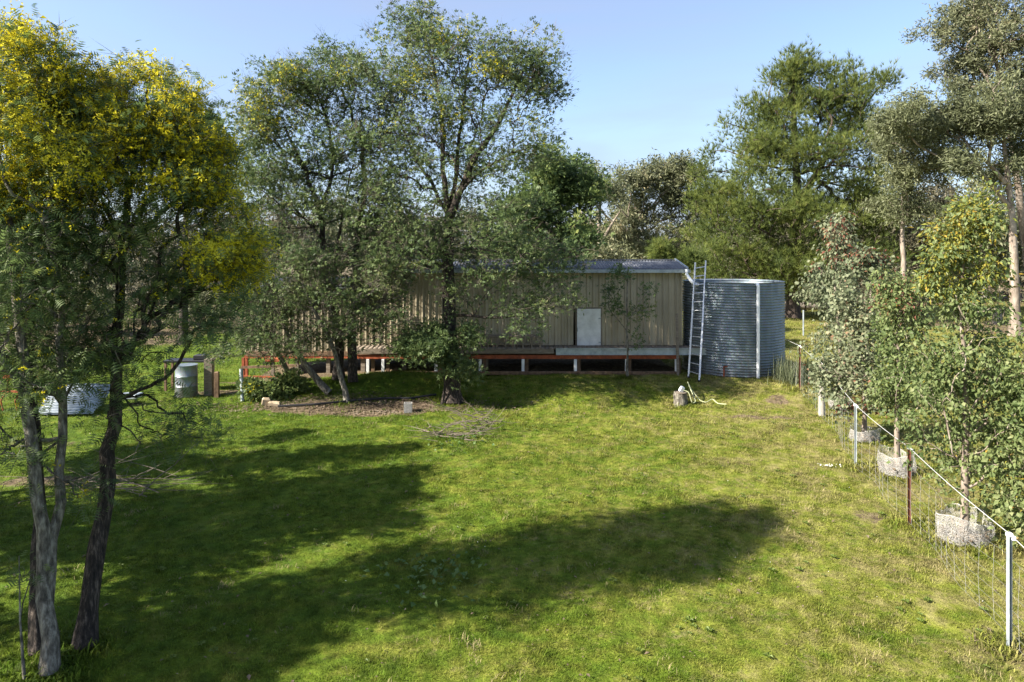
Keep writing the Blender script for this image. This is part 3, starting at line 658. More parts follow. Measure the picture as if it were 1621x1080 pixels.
l.new(tc.outputs['Object'], mp.inputs[0]); l.new(mp.outputs[0], nz1.inputs[0]); r = ramp(n, [(.3, (.17, .205, .23)), (.55, (.235, .275, .30)), (.8, (.31, .35, .37))]); l.new(nz1.outputs['Fac'], r.inputs[0])
vo = n.new('ShaderNodeTexVoronoi'); vo.inputs['Scale'].default_value = 40; l.new(tc.outputs['Object'], vo.inputs['Vector']); mxt = n.new('ShaderNodeMix'); mxt.data_type = 'RGBA'; mxt.blend_type = 'MULTIPLY'; mxt.inputs[0].default_value = .25
l.new(r.outputs[0], mxt.inputs[6]); l.new(vo.outputs['Color'], mxt.inputs[7])
sx = n.new('ShaderNodeSeparateXYZ'); l.new(tc.outputs['Object'], sx.inputs[0]); mpz = n.new('ShaderNodeMapping'); mpz.inputs['Scale'].default_value = (7, 7, .5); l.new(tc.outputs['Object'], mpz.inputs[0])
nst = n.new('ShaderNodeTexNoise'); nst.inputs['Scale'].default_value = 2; nst.inputs['Detail'].default_value = 8; l.new(mpz.outputs[0], nst.inputs[0])
sub = n.new('ShaderNodeMath'); sub.operation = 'MULTIPLY_ADD'; sub.inputs[1].default_value = -.45; l.new(sx.outputs[2], sub.inputs[0]); l.new(nst.outputs['Fac'], sub.inputs[2])
mst = n.new('ShaderNodeMapRange'); mst.inputs[1].default_value = .25; mst.inputs[2].default_value = .6; mst.inputs[4].default_value = .7; l.new(sub.outputs[0], mst.inputs[0])
mst2 = n.new('ShaderNodeMix'); mst2.data_type = 'RGBA'; l.new(mst.outputs[0], mst2.inputs[0]); l.new(mxt.outputs[2], mst2.inputs[6]); mst2.inputs[7].default_value = (.16, .12, .085, 1); l.new(mst2.outputs[2], b.inputs['Base Color'])
wall = npobj('tank_wall', V, Fc, tankm, tank, smooth=True)
lid = MB(); lid.tube([(0, 0, H - .20), (0, 0, H - .18)], [TR - .03, TR - .03], 96); lid.tube([(0, 0, H - .18), (0, 0, H - .10)], [TR - .1, .25], 64); lid.build('tank_lid', tankm, tank, True)
# seams: two vertical rivet lines
for ang in (-100, -62): 
    sm = MB()
    for q in range(38): sm.box(((TR + .016) * math.cos(R(ang)), (TR + .016) * math.sin(R(ang)), .04 + q * H / 38), (.012, .012, .012), rz=R(ang))
    sm.build('rivets', galv, tank)
ov = P(1196, 500, TY - TR * .93); ang = math.atan2(-TR * .93, ov[0] - TX); ox, oy = (TR + .07) * math.cos(ang), (TR + .07) * math.sin(ang)
MB().tube([(ox * .93, oy * .93, H - .06), (ox * .98, oy * .98, H - .045), (ox, oy, H - .07), (ox, oy, H - .12), (ox, oy, .02)], .048, 14).build('overflow_pipe', pvc, tank, True)
for hz in (.5, 1.5, 2.4): MB().box((ox * .985, oy * .985, hz), (.13, .05, .03), rz=ang + math.pi / 2).build('pipe_bracket', galv, tank)
dp = thing('downpipe', 'short white PVC downpipe elbow leading from the shed gutter to the tank top', 'pipe', P(1087, 433, 21.1))
a0 = np.array(dp.location); q = [P(1087, 428, 21.1), P(1087, 434, 21.1), P(1090, 439, 21.05), P(1096, 447, 20.95), P(1103, 451, 20.95), P(1112, 452, 21.1)]
MB().tube([p - a0 for p in q], .05, 12).build('pipe', pvc, dp, True)
MB().tube([q[0] - a0 + [0, 0, .03], q[0] - a0 - [0, 0, .06]], .06, 12).build('collar', pvc, dp, True)
# ladder
la, lb, lc, ld = gp(1090, 598), gp(1107, 604), P(1101, 416, 20.95), P(1117.5, 413, 20.9)
alu = noisy('ladder_aluminium', [(.3, (.36, .37, .38)), (.7, (.58, .60, .62))], 8, rough=.4, metal=.6, bump=.05, coord='World')
lad = thing('ladder', 'tall aluminium extension ladder leaning on the shed corner by the tank', 'ladder', la)
for p, q in ((la, lc), (lb, ld)):
    MB().bar(p - la, q - la, .035, .075).build('rail', alu, lad)
    MB().bar(p - la + (q - p) * .03 + [0.0, -.045, 0], p - la + (q - p) * .62 + [0, -.045, 0], .03, .045).build('fly_rail', alu, lad)
for k2 in range(13):
    f = .055 + k2 * .0745; MB().tube([la + (lc - la) * f - la, lb + (ld - lb) * f - la], .017, 8).build('rung', alu, lad)
for p in (la, lb): MB().box(p - la + [0, 0, .02], (.06, .1, .05), bev=.01).build('rubber_foot', blackp, lad)
# iron stub by the tank
st = gp(1146, 596); o = MB().bar((0, 0, -.1), (0, 0, .28), .035, .035)
o.bar((-.02, 0, .29), (.1, 0, .29), .03, .03); tag(o.build('iron_stake', rust, None), 'short rusty iron stake in the grass in front of the tank', 'stake').location = [float(v) for v in st]

# ================================================================== small things by the shed
sp_ = gp(1077, 641); sr = thing('stump', 'short grey sawn log stump on the lawn with a pale hose draped over it', 'stump', sp_)
pts = [(0, 0, -.05), (.01, 0, .1), (0, .01, .25), (.01, 0, .33)]
V, Fc = tube_np(np.array(pts, float), np.array([.20, .18, .175, .17]), 14, .16); npobj('log', V, Fc, M['bark_grey'], sr)
MB().tube([(.01, 0, .325), (.01, 0, .335)], .16, 14).build('cut_face', timber, sr)
MB().box((.03, -.02, .42), (.10, .08, .16), rz=.4, tilt=(.25, .5, 0), bev=.02).build('hose_fitting', pvc, None); bpy.context.scene.collection.objects[-1].location = [float(v) for v in sp_]
tag(bpy.context.scene.collection.objects[-1], 'white plastic block lying on top of the sawn stump', 'hose fitting')
hosem, _, _, _ = mat('pale_hose', (.36, .38, .22), .5)
def curve(pts, n_=40):
    pts = np.array(pts, float); t = np.linspace(0, len(pts) - 1, n_); q = np.stack([np.interp(t, np.arange(len(pts)), pts[:, i]) for i in range(3)], 1)
    for _ in range(4): q[1:-1] = .25 * q[:-2] + .5 * q[1:-1] + .25 * q[2:]
    return q
hs_ = [sp_ + [.08, -.05, .40], sp_ + [.2, -.1, .36], sp_ + [.27, -.15, .1]] + [gp(1097, 641, .04), gp(1102, 640, .06), gp(1092, 634, .35), gp(1088, 626, .40), gp(1094, 634, .3), gp(1108, 638, .06), gp(1118, 640, .04), gp(1128, 637, .1), gp(1136, 641, .03), gp(1150, 642, .03)]
MBh = MB().tube(curve(hs_, 90), .013, 6); tag(MBh.build('garden_hose', hosem, None, True, loc=sp_), 'pale yellow garden hose looped off the stump onto the lawn', 'hose')

bk = thing('concrete_block', 'grey hollow concrete block standing on the bare ground under the wattles', 'block', gp(646, 652), .1)
conc = noisy('concrete', [(.3, (.16, .155, .14)), (.7, (.30, .29, .27))], 20, rough=.9, bump=.5, bdist=.005)
cb = MB()
for x, w in ((-.09, .03), (.09, .03)): cb.box((x, 0, .11), (w, .19, .24))
for y in (-.085, .085): cb.box((0, y, .11), (.149, .025, .24))
cb.build('shell', conc, bk)
sandst = noisy('sandstone', [(.3, (.30, .22, .13)), (.7, (.52, .43, .30))], 9, rough=.9, bump=.5)
for px, py, d, rz, lb in ((421, 641, (.20, .16, .20), .4, 'upright pale sandstone lump at the edge of the leaf litter by the shed'), (434, 642, (.30, .16, .12), .1, 'flat pale sandstone piece lying next to the upright stone')):
    c = gp(px, py); o = MB().box((0, 0, d[2] / 2 - .02), d, rz=rz, tilt=(.1, .12, 0), bev=.04).build('stone', sandst, None); o.location = [float(v) for v in c]; tag(o, lb, 'stone')
# black poly pipe
bp_ = [gp(440, 645, .03), gp(500, 643, .05), (gp(560, 637, .05)), gp(610, 633, .05), gp(650, 633, .04), gp(690, 627, .04)]
o = MB().tube(curve(bp_, 60), .028, 7).build('poly_pipe', blackp, None, True, loc=bp_[0]); tag(o, 'long black poly pipe lying across the leaf litter in front of the shed', 'pipe')
# brush piles
def brush(px, py, n_, sx, h, lb, mat_=None):
    c = gp(px, py); m_ = MB()
    for i in range(n_):
        s0 = np.array([random.gauss(0, sx * .5), random.gauss(0, .3), random.uniform(.0, h * .5)]); a = random.gauss(0, .7) + (math.pi if random.random() < .5 else 0); ln = random.uniform(.4, 1.5) * sx / .8
        d = np.array([math.cos(a), math.sin(a) * .6, random.gauss(.12, .3)]); q = [s0]
        for s_ in range(4): q.append(q[-1] + d * ln / 4 + np.array([random.gauss(0, .03), random.gauss(0, .03), random.gauss(0, .04)]))
        for p in q: p[2] = max(p[2], .03)
        r0 = random.uniform(.004, .012); m_.tube(q, [r0, r0 * .9, r0 * .7, r0 * .5, r0 * .25], 4, False)
        if random.random() < .7:
            p = q[2]; d2 = d + np.array([random.gauss(0, .6), random.gauss(0, .6), random.gauss(.2, .3)]); m_.tube([p, p + d2 * ln * .2, p + d2 * ln * .35 + np.array([0, 0, .03])], [r0 * .6, r0 * .5, r0 * .2], 3, False)
    o = m_.build('brush_pile', mat_ or M['dead_twig'], None); o.location = [float(v) for v in c]; tag(o, lb, 'brush pile')
brush(752, 682, 52, .48, .75, 'tangled heap of grey cut branches on the lawn in front of the tallest wattle')
brush(700, 689, 34, .6, .12, 'flat scatter of thin grey sticks left of the branch heap')
brush(180, 770, 26, 1.0, .08, 'thin dry sticks strewn on the lawn behind the left wattle trunks')
# tree at (743,665) small stake
# silver pipe + rust frame at the shed's left end
sv = gp(384, 635); o = MB().tube([(0, 0, 0), (-.10, .15, .85)], .05, 14).build('steel_tube', galv, None, True); o.location = [float(v) for v in sv]; tag(o, 'bright galvanised tube leaning at the left corner of the shed', 'pipe')
rf = thing('beam_rack', 'rusty brown and red steel rack of beams under the left corner of the shed', 'rack', P(385, 620, 20.2))
for x in (-.0, 1.3): MB().box((x, 0, .45), (.07, .07, 1.1)).build('post', rust if x == 0 else browntim, rf)
MB().bar((-.05, -.05, .72), (1.6, -.05, .78), .05, .07).build('beam', browntim, rf); MB().bar((0, -.05, .45), (1.5, -.05, .42), .05, .06).build('beam', rust, rf)
MB().box((.9, .1, .93), (.5, .25, .12), bev=.02).build('red_box', rust, rf)
# timber gate posts, drum and dark table left of the shed
for px, py, w, h, lb in ((331, 626, .22, 1.15, 'thick squared grey timber post beside the oil drum, left of the shed'), (343, 628, .12, .8, 'thinner dark timber post right against the thick post')):
    c = gp(px, py); o = MB().box((0, 0, h / 2 - .1), (w, w, h), rz=.1, bev=.02).build('timber_post', timber if w > .2 else browntim, None); o.location = [float(v) for v in c]; tag(o, lb, 'post')
dr = thing('drum', 'pale silver steel drum standing in the grass left of the timber posts', 'drum', gp(295, 627), 0)
dm = MB(); prof = [(0, .0), (0, .29), (.03, .30), (.28, .29), (.30, .305), (.32, .29), (.56, .29), (.58, .305), (.60, .29), (.86, .29), (.88, .30), (.86, .27), (.86, 0.0)]
dm.tube([(0, 0, z + 1e-4 * i) for i, (z, r_) in enumerate(prof)], [max(r_, .001) for z, r_ in prof], 24, False); dm.build('body', tankm, dr, True)
tb = thing('workbench', 'low black topped bench with clutter behind the silver drum', 'bench', gp(300, 617), 0)
MB().box((.0, .0, .86), (1.3, .5, .06), bev=.01).build('top', blackp, tb)
for x in (-.6, .6):
    for y in (-.2, .2): MB().box((x, y, .42), (.06, .06, .84)).build('leg', browntim, tb)
MB().box((.35, 0, .96), (.35, .3, .14), bev=.02).build('crate', blackp, tb)
# stack of corrugated sheets
sk = thing('sheet_stack', 'stack of galvanised corrugated iron sheets lying behind the left wattle trunks', 'iron sheets', gp(112, 655), .12)
whroof = whitep
me = corr_sheet('iron_sheet', .76, 1.25, .095, .016)
me.materials[0] = galv
for k2 in range(7):
    o = link(bpy.data.objects.new('iron_sheet', me), sk); o.location = (-.6 + random.uniform(-.1, .1), random.uniform(-.05, .05) + .12 * k2, .12 + .055 * k2); o.rotation_euler = (random.uniform(-.03, .03), -.55, math.pi / 2 + random.uniform(-.08, .08)); o.location = (.6 + random.uniform(-.1, .1), -.3 + .10 * k2, .04 + .02 * k2)
tag(MB().box((0, 0, .22), (.5, .4, .12), bev=.03).build('iron_offcut', galv, None, loc=None), 'small bent grey iron offcut in the grass beside the sheet stack', 'iron sheets').location = [float(v) for v in gp(206, 640)]
# red farm implement at the left edge
im = thing('farm_implement', 'old red steel farm implement with a beam and rake tines at the left edge', 'farm machine', gp(20, 650), 0)
MB().bar((-1.6, 0, .92), (.75, 0, .86), .10, .10).build('beam', rust, im); MB().bar((-1.6, .1, .5), (.6, .1, .45), .05, .05).build('lower_beam', rust, im)
for k2 in range(6):
    x = -1.2 + k2 * .36; MB().tube([(x, 0, .84), (x + .05, -.1, .55), (x, -.25, .3), (x + .02, -.2, .05)], .018, 5).build('tine', rust, im)
MB().box((.48, 0, .5), (.10, .12, .75), bev=.01).build('upright', rust, im)
wh = MB(); q = [(.0 + .36 * math.cos(t), -.1, .36 + .36 * math.sin(t)) for t in np.linspace(0, 2 * math.pi, 25)]; wh.tube([(p[0] - .7, p[1], p[2]) for p in q], .03, 6)
for t in np.linspace(0, math.pi, 4)[:-1]: wh.bar((-.7 + .36 * math.cos(t), -.1, .36 + .36 * math.sin(t)), (-.7 - .36 * math.cos(t), -.1, .36 - .36 * math.sin(t)), .02)
wh.build('wheel', rust, im)
# far things: log, posts
lg = P(1200, 487, 47.5); lg2 = P(1300, 489, 47.0)
lgm = noisy('grey_log', [(.3, (.12, .10, .08)), (.7, (.30, .26, .21))], 5, (1, 4, 4), bump=.5, coord='World')
lz = float(gz(lg[0], 47)); V, Fc = tube_np(resample([(lg[0], 47.3, lz + .32), (lg[0] + 2, 47.2, lz + .30), (lg2[0] + 1.5, 47, lz + .26)], .4), np.linspace(.32, .2, 14)[:len(resample([(lg[0], 47.3, lz + .32), (lg[0] + 2, 47.2, lz + .30), (lg2[0] + 1.5, 47, lz + .26)], .4))], 10, .1)
tag(npobj('fallen_log', V, Fc, lgm, None, loc=(lg[0], 47.3, lz)), 'long grey fallen log under the pine behind the tank', 'log')
for (px, py, h, r_, lb) in ((1272, 531, 1.22, .035, 'thin pale post of the far fence, in the grass right of the tank'),):
    c = gp(px, py); o = MB().tube([(0, 0, -.1), (0, 0, h)], r_, 8).build('fence_post', galv, None); o.location = [float(v) for v in c]; tag(o, lb, 'post')
c = gp(1578, 512); V, Fc = tube_np(np.array([(0, 0, -.1), (.02, 0, .3), (0, 0, .7), (.05, 0, .95)], float), np.array([.28, .22, .2, .1]), 9, .2); o = npobj('stump', V, Fc, lgm, None); o.location = [float(v) for v in c]; tag(o, 'weathered grey tree stump in the far paddock at right', 'stump')

# ================================================================== FENCE
fence = thing('fence', 'wire paddock fence with a white top cable running from the lower right to the tank', 'fence', (0, 0, 0))
fp = [gp(1598, 1024), gp(1439, 829), gp(1354, 736), gp(1301, 659), gp(1266, 616)]
pre = fp[0] + (fp[0] - fp[1]) * 1.0; pre[2] = gz(pre[0], pre[1]); post = np.array([fp[4][0] + .9, 25.5, 0]); post[2] = gz(post[0], post[1])
stn = noisy('dark_rusty_steel', [(.3, (.05, .02, .012)), (.6, (.13, .045, .025)), (.8, (.2, .08, .05))], 9, rough=.8, metal=.2, bump=.3, coord='World')
greyt = noisy('grey_round_post', [(.3, (.16, .145, .12)), (.7, (.36, .34, .29))], 6, (4, 4, 1), bump=.4, coord='World')
def star(c, h, m_, holes=True):
    b_ = MB(); w = .028; t = .005
    for a in (90, 210, 330):
        dx, dy = math.cos(R(a)), math.sin(R(a)); b_.box((dx * w / 2, dy * w / 2, h / 2 - .15), (w, t, h + .3), rz=R(a))
    o = b_.build('steel_post', m_, fence); o.location = [float(v) for v in c]; return o
H_ = [1.16, 1.14, 1.14, 1.33, 1.2]
g2 = galv
star(pre, 1.16, galv)
for k2, (c, h) in enumerate(zip(fp, H_)):
    if k2 == 0:
        b_ = MB(); 
        for sx in (-.022, .022): b_.box((sx * .8, 0, h / 2 - .1), (.006, .035, h + .2))
        b_.box((0, .015, h / 2 - .1), (.036, .006, h + .2)); o = b_.build('steel_post', galv, fence); o.location = [float(v) for v in c]; o.rotation_euler = (0, 0, .3)
    elif k2 == 3:
        o = MB().tube([(0, 0, -.2), (.0, 0, .6), (.01, 0, h - .02), (.01, 0, h)], [.085, .08, .078, .06], 14).build('timber_post', greyt, fence, True); o.location = [float(v) for v in c]
    else: star(c, h, galv if k2 == 2 else stn)
    cp = MB().box((0, 0, h + .0), (.05, .045, .045), bev=.01); cp.box((.03, -.02, h - .03), (.03, .03, .05), bev=.006)
    o = cp.build('insulator', pvc, fence, True)
    o.location = [float(v) for v in c]
star(post, 1.2, stn)
cabm, _, _, _ = mat('white_cable', (.50, .50, .49), .6); wirem, _, _, _ = mat('galvanised_wire', (.33, .33, .32), .5, .5)
allp = [pre] + fp + [post]; hh = [1.16] + H_ + [1.2]
tops = []
for k2 in range(len(allp) - 1):
    a = allp[k2] + [0, 0, hh[k2] + .01]; b2 = allp[k2 + 1] + [0, 0, hh[k2 + 1] + .01]
    for t in np.linspace(0, 1, 9)[:-1]: p = a + (b2 - a) * t; p[2] -= .03 * math.sin(math.pi * t); tops.append(p)
tops.append(allp[-1] + [0, 0, 1.2]); MB().tube(tops, .0036, 6).build('top_cable', cabm, fence, True)
# hinged joint mesh below: thin wires, slightly sagged
w_ = MB()
for k2 in range(len(allp) - 1):
    a, b2 = allp[k2], allp[k2 + 1]; ln = np.linalg.norm(b2 - a); ns_ = max(int(ln / .3), 2); sag = .10
    def pt(t, h):
        p = a + (b2 - a) * t; p = p.copy(); p[0] += .05 * math.sin(9 * t + k2); p[2] = float(gz(p[0], p[1])) + h - sag * math.sin(math.pi * t) * h
        return p
    for h in (.04, .14, .25, .38, .54, .72, .90): w_.tube([pt(t, h) for t in np.linspace(0, 1, ns_ + 1)], .0016, 3, False)
    for s_ in range(ns_):
        t = (s_ + .5) / ns_; w_.tube([pt(t, .04), pt(t + .01, .4), pt(t, .90)], .0014, 3, False)
tag(w_.build('wire_mesh', wirem, fence), kind='stuff')

# ================================================================== YOUNG GUMS with wire guards
netm = noisy('shredded_netting', [(.3, (.26, .25, .235)), (.7, (.50, .485, .46))], 20, rough=.8, coord='World')
def guard(c, r_, h, lb, tilt=0):
    g = thing('tree_guard', lb, 'tree guard', c, random.random() * 6, 'netting guards round the young gums')
    n_a = 130; n_h = max(int(h / .013), 6); V = []; A = np.linspace(0, 2 * math.pi, n_a, endpoint=False)
    rr_ = 1 + .06 * np.sin(3 * A + 1) + .04 * np.sin(7 * A)
    grid = np.zeros((n_h + 1, n_a, 3))
    for i in range(n_h + 1):
        f = i / n_h; q = r_ * rr_ * (1 + .05 * np.sin(5 * A + 6 * f)) 
        ht = h * f * (1 + .12 * np.sin(2 * A + tilt) + .04 * np.sin(5 * A))
        grid[i] = np.stack([q * np.cos(A), q * np.sin(A), ht], 1)
    grid += rng.normal(size=grid.shape) * .003
    T_ = []
    def ribbon(p, q, w):
        d = q - p; s_ = np.array([d[1], -d[0], 0.]) if abs(d[2]) > .7 * np.linalg.norm(d) else np.array([0, 0, 1.]); s_ = s_ / (np.linalg.norm(s_) + 1e-9)
        if abs(d[2]) > .7 * np.linalg.norm(d): s_ = np.array([-p[1], p[0], 0]); s_ = s_ / np.linalg.norm(s_)
        T_.extend([p - s_ * w, p + s_ * w, q + s_ * w, q - s_ * w])
    for i in range(n_h + 1):
        for j in range(n_a):
            ribbon(grid[i, j], grid[i, (j + 1) % n_a], .0013 if i < n_h else .005)
            if i < n_h:
                ribbon(grid[i, j], grid[i + 1, j], .0013)
                if rng.random() < .5: ribbon(grid[i, j], grid[i + 1, (j + 1) % n_a], .0013)
    V = np.array(T_); npobj('netting', V, np.arange(len(V)).reshape(-1, 4), netm, g)['kind'] = 'stuff'
    # dead grass and leaves inside
    k = 240; a = rng.random(k) * 6.28; q = np.sqrt(rng.random(k)) * r_ * .95; pts_ = np.stack([q * np.cos(a), q * np.sin(a), rng.random(k) * h * .35], 1); D = rng.normal(size=(k, 3)) * [1, 1, .5] + [0, 0, .2]
    scatter('mulch', pts_, D, .05 + .08 * rng.random(k), T_leaf(.2), lit, g, kind='stuff')
gA, gB, gC, gD = gp(1525, 852), gp(1421, 748), gp(1368, 697), gp(1330, 646)
guard(gA, .33, .34, 'crumpled pale netting guard round the stem of the tallest golden tipped young gum', 2.5)
guard(gB, .30, .37, 'pale netting guard behind the dark steel post, round the second young gum')
guard(gC, .29, .26, 'torn low netting guard round the stem left of the second young gum', 2)
guard(gD, .26, .24, 'small netting guard furthest away, beside the round timber fence post')
GL = [T_leaf(.30, .25), T_leaf(.36, .1), T_leaf(.24, .35)]; GR = [T_leaf(.42, .15), T_leaf(.46, .05)]
gumg = 'young gum trees planted along the fence'
b0 = gA
def hi(z): return lambda p: p[:, 2] > z
tree('young_gum', 'tallest bushy young gum with golden tips, in the nearest netting guard', [([gA, gA + [.02, 0, .5], P(1530, 640, 9.85), P(1520, 480, 9.9), P(1528, 330, 9.9)], .055, .012, .14)],
     [L(1525, 690, 78, 86, 9.9, .7, 170), L(1505, 590, 66, 70, 9.9, .65, 110), L(1560, 600, 50, 80, 9.9, .55, 90), L(1530, 480, 56, 80, 9.9, .55, 110), L(1530, 380, 44, 70, 9.9, .42, 90), L(1545, 325, 30, 32, 9.9, .3, 30), L(1480, 420, 28, 34, 9.9, .3, 22)],
     M['bark_pale'], [('crown', M['gum_young'], GL, 11500, .068, .10, .9, None), ('tip_leaves', M['gum_tip_gold'], [T_leaf(.16, .3)], 3600, .075, .09, .2, hi(P(0, 470, 9.9)[2])), ('tip_leaves', M['gum_tip_gold'], [T_leaf(.14, .3)], 700, .05, .10, .2, None)],
     gumg, tip=.004, pw=.42, wig=.08, bf=.3)
gE = gp(1648, 880)
tree('young_gum', 'young gum with broad pale leaves cut off by the right edge of the photo', [([gE, P(1640, 760, 9.2), P(1640, 640, 9.2)], .04, .01, .1)],
     [L(1640, 760, 62, 85, 9.2, .6, 110), L(1640, 640, 48, 60, 9.2, .5, 60), L(1650, 560, 40, 60, 9.2, .4, 30)], M['bark_pale'],
     [('crown', M['gum_young'], GL, 4200, .08, .10, .8, None), ('tip_leaves', M['gum_tip_gold'], [T_leaf(.16, .3)], 400, .06, .1, .2, None)], gumg, tip=.004, pw=.42, wig=.08, bf=.3)
tree('young_gum', 'second young gum from the camera, dense and olive, behind the dark steel post', [([gB, P(1420, 680, 12.6), P(1424, 560, 12.7), P(1420, 450, 12.8)], .055, .012, .3)],
     [L(1424, 610, 44, 66, 12.7, .6, 110), L(1425, 520, 42, 60, 12.7, .6, 100), L(1412, 450, 28, 44, 12.7, .45, 50)], M['bark_pale'],
     [('crown', M['gum_young'], GL, 7600, .072, .11, .9, None), ('tip_leaves', M['gum_tip_red'], [T_leaf(.18, .3)], 500, .07, .11, .3, hi(P(0, 500, 12.7)[2])), ('tip_leaves', M['gum_tip_gold'], [T_leaf(.14, .3)], 500, .05, .11, .3, None)], gumg, tip=.004, pw=.42, wig=.08, bf=.3)
tree('young_gum', 'young gum with round grey leaves and a mauve tinge low down, third along the fence', [([gC, P(1368, 640, 14.8), P(1372, 540, 14.8), P(1382, 420, 14.9)], .05, .012, .3)],
     [L(1345, 595, 48, 52, 14.8, .75, 120), L(1375, 560, 36, 66, 14.8, .7, 80), L(1362, 490, 34, 55, 14.9, .6, 70), L(1380, 430, 24, 30, 14.9, .4, 30)], M['bark_pale'],
     [('crown', M['gum_silver'], GR, 7600, .075, .11, .7, None), ('tip_leaves', M['gum_tip_red'], [T_leaf(.2, .3)], 300, .075, .10, .3, hi(P(0, 420, 14.9)[2])), ('tip_leaves', M['gum_tip_red'], [T_leaf(.35, .3)], 160, .075, .10, .3, lambda p: (p[:, 2] < P(0, 630, 14.8)[2]))], gumg, tip=.004, pw=.42, wig=.08, bf=.3)
tree('young_gum', 'slender silver leaved young gum with a dark red top, furthest along the fence', [([gD, P(1330, 560, 18.0), P(1322, 450, 18.), P(1326, 350, 18.)], .05, .012, .25)],
     [L(1318, 540, 36, 60, 18, .8, 70), L(1312, 455, 36, 44, 18, .8, 80), L(1330, 400, 22, 36, 18, .5, 40), L(1326, 355, 17, 22, 18, .4, 22)], M['bark_pale'],
     [('crown', M['gum_silver'], GL, 4200, .10, .14, 1.3, None), ('tip_leaves', M['gum_tip_red'], [T_leaf(.2, .3)], 420, .11, .12, .8, hi(P(0, 425, 18)[2]))], gumg, tip=.004, pw=.42, wig=.08, bf=.3)

# ================================================================== LEFT WATTLES (near)
FR = [T_frond(4, .11, .3), T_frond(4, .12, .5), T_frond(4, .10, .1)]; PF = [T_puff(8, 4), T_puff(8, 5), T_puff(8, 6)]
wg = 'flowering wattles at the left'
def yl(y, Y, slope=0.0): z0 = P(0, y, Y)[2]; return lambda p: p[:, 2] > z0
bA = gp(78, 1062); bB = gp(133, 1021); bC = gp(62, 1030)
tree('wattle_tree', 'grey forked wattle nearest the camera at the far left, its stem splitting low into two', [([bA, P(74, 960, 6.72), P(68, 860, 6.75), P(58, 740, 6.8), P(40, 620, 6.85), P(28, 480, 6.9), P(10, 350, 7.0), P(15, 180, 7.1)], .075, .022, .4),
      ([P(74, 960, 6.72), P(86, 860, 6.85), P(96, 760, 6.95), P(100, 640, 7.1), P(96, 500, 7.2), P(100, 380, 7.25), P(90, 250, 7.3)], .055, .018, .35, 0)],
     [L(30, 140, 75, 80, 7.0, .8, 140), L(15, 45, 22, 26, 7.1, .35, 18), L(70, 75, 16, 18, 7.1, .3, 12), L(100, 110, 14, 16, 7.1, .3, 10), L(70, 260, 100, 90, 7.0, 1.0, 220), L(20, 420, 90, 100, 6.8, 1.0, 190), L(110, 420, 80, 90, 7.1, .9, 160), L(-20, 560, 80, 90, 6.8, .9, 110), L(70, 600, 90, 60, 6.9, .8, 90), L(10, 720, 70, 50, 6.7, .6, 40), L(110, 780, 60, 40, 6.9, .5, 18), L(-120, 300, 120, 180, 7.0, 1.2, 160)],
     M['bark_grey'], [('crown', M['wattle'], FR, 9300, .105, .12, .35, None), ('lime_leaves', M['wattle_lime'], FR, 3000, .10, .09, .2, yl(330, 7)), ('blossom', M['blossom'], PF, 6600, .085, .085, -.1, yl(330, 7)), ('blossom', M['blossom'], PF, 260, .07, .08, 0, None)], wg, tip=.0028, pw=.5, wig=.16, bf=.35, twigs=500, sig=.13)
tree('wattle_tree', 'dark leaning wattle with a single trunk, covered in yellow blossom, right of the forked one', [([bB, P(145, 940, 7.15), P(163, 820, 7.3), P(180, 680, 7.5), P(186, 560, 7.6), P(190, 430, 7.7), P(200, 330, 7.7), P(220, 220, 7.8)], .095, .025, .42)],
     [L(170, 205, 90, 60, 7.7, .9, 190), L(262, 220, 75, 70, 7.8, .9, 190), L(120, 260, 60, 60, 7.6, .8, 90), L(225, 115, 26, 24, 7.8, .35, 22), L(150, 140, 18, 16, 7.7, .3, 12), L(300, 160, 16, 22, 7.8, .3, 14), L(345, 235, 14, 20, 7.8, .3, 12), L(262, 135, 12, 18, 7.8, .25, 8), L(185, 130, 14, 20, 7.8, .3, 10), L(308, 300, 62, 70, 7.8, .9, 170), L(372, 405, 46, 40, 7.8, .6, 60), L(200, 370, 100, 80, 7.7, 1.0, 170), L(330, 420, 70, 50, 7.8, .8, 120), L(250, 480, 100, 60, 7.7, .9, 130), L(345, 500, 60, 50, 7.7, .6, 60), L(230, 640, 90, 60, 7.5, .7, 60), L(280, 690, 50, 28, 7.5, .5, 18), L(180, 560, 90, 50, 7.6, .8, 90)],
     M['bark_dark'], [('crown', M['wattle'], FR, 12000, .105, .12, .35, None), ('lime_leaves', M['wattle_lime'], FR, 3500, .10, .09, .2, yl(380, 7.7)), ('blossom', M['blossom'], PF, 9500, .085, .085, -.1, lambda p: (p[:, 2] > P(0, 300, 7.7)[2]) | ((p[:, 0] > P(330, 0, 7.8)[0]) & (p[:, 2] > P(0, 450, 7.8)[2]))), ('blossom', M['blossom'], PF, 700, .07, .06, 0, yl(480, 7.7))], wg, tip=.0028, pw=.5, wig=.16, bf=.35, twigs=600, sig=.13)
tree('wattle_tree', 'black barked wattle just behind the forked grey one at the far left', [([bC, P(58, 900, 7.1), P(64, 760, 7.15), P(45, 640, 7.3), P(45, 520, 7.4), P(48, 420, 7.5), P(60, 300, 7.6)], .08, .02, .4)],
     [L(60, 360, 90, 90, 7.6, .8, 110), L(40, 500, 80, 70, 7.5, .8, 70), L(120, 560, 60, 60, 7.5, .6, 40), L(130, 160, 55, 45, 7.7, .6, 60)],
     M['bark_dark'], [('crown', M['wattle'], FR, 5000, .10, .10, .35, None), ('blossom', M['blossom'], PF, 2200, .085, .08, -.1, yl(330, 7))], wg, tip=.0028, pw=.5, wig=.16, bf=.35, twigs=300, sig=.15)
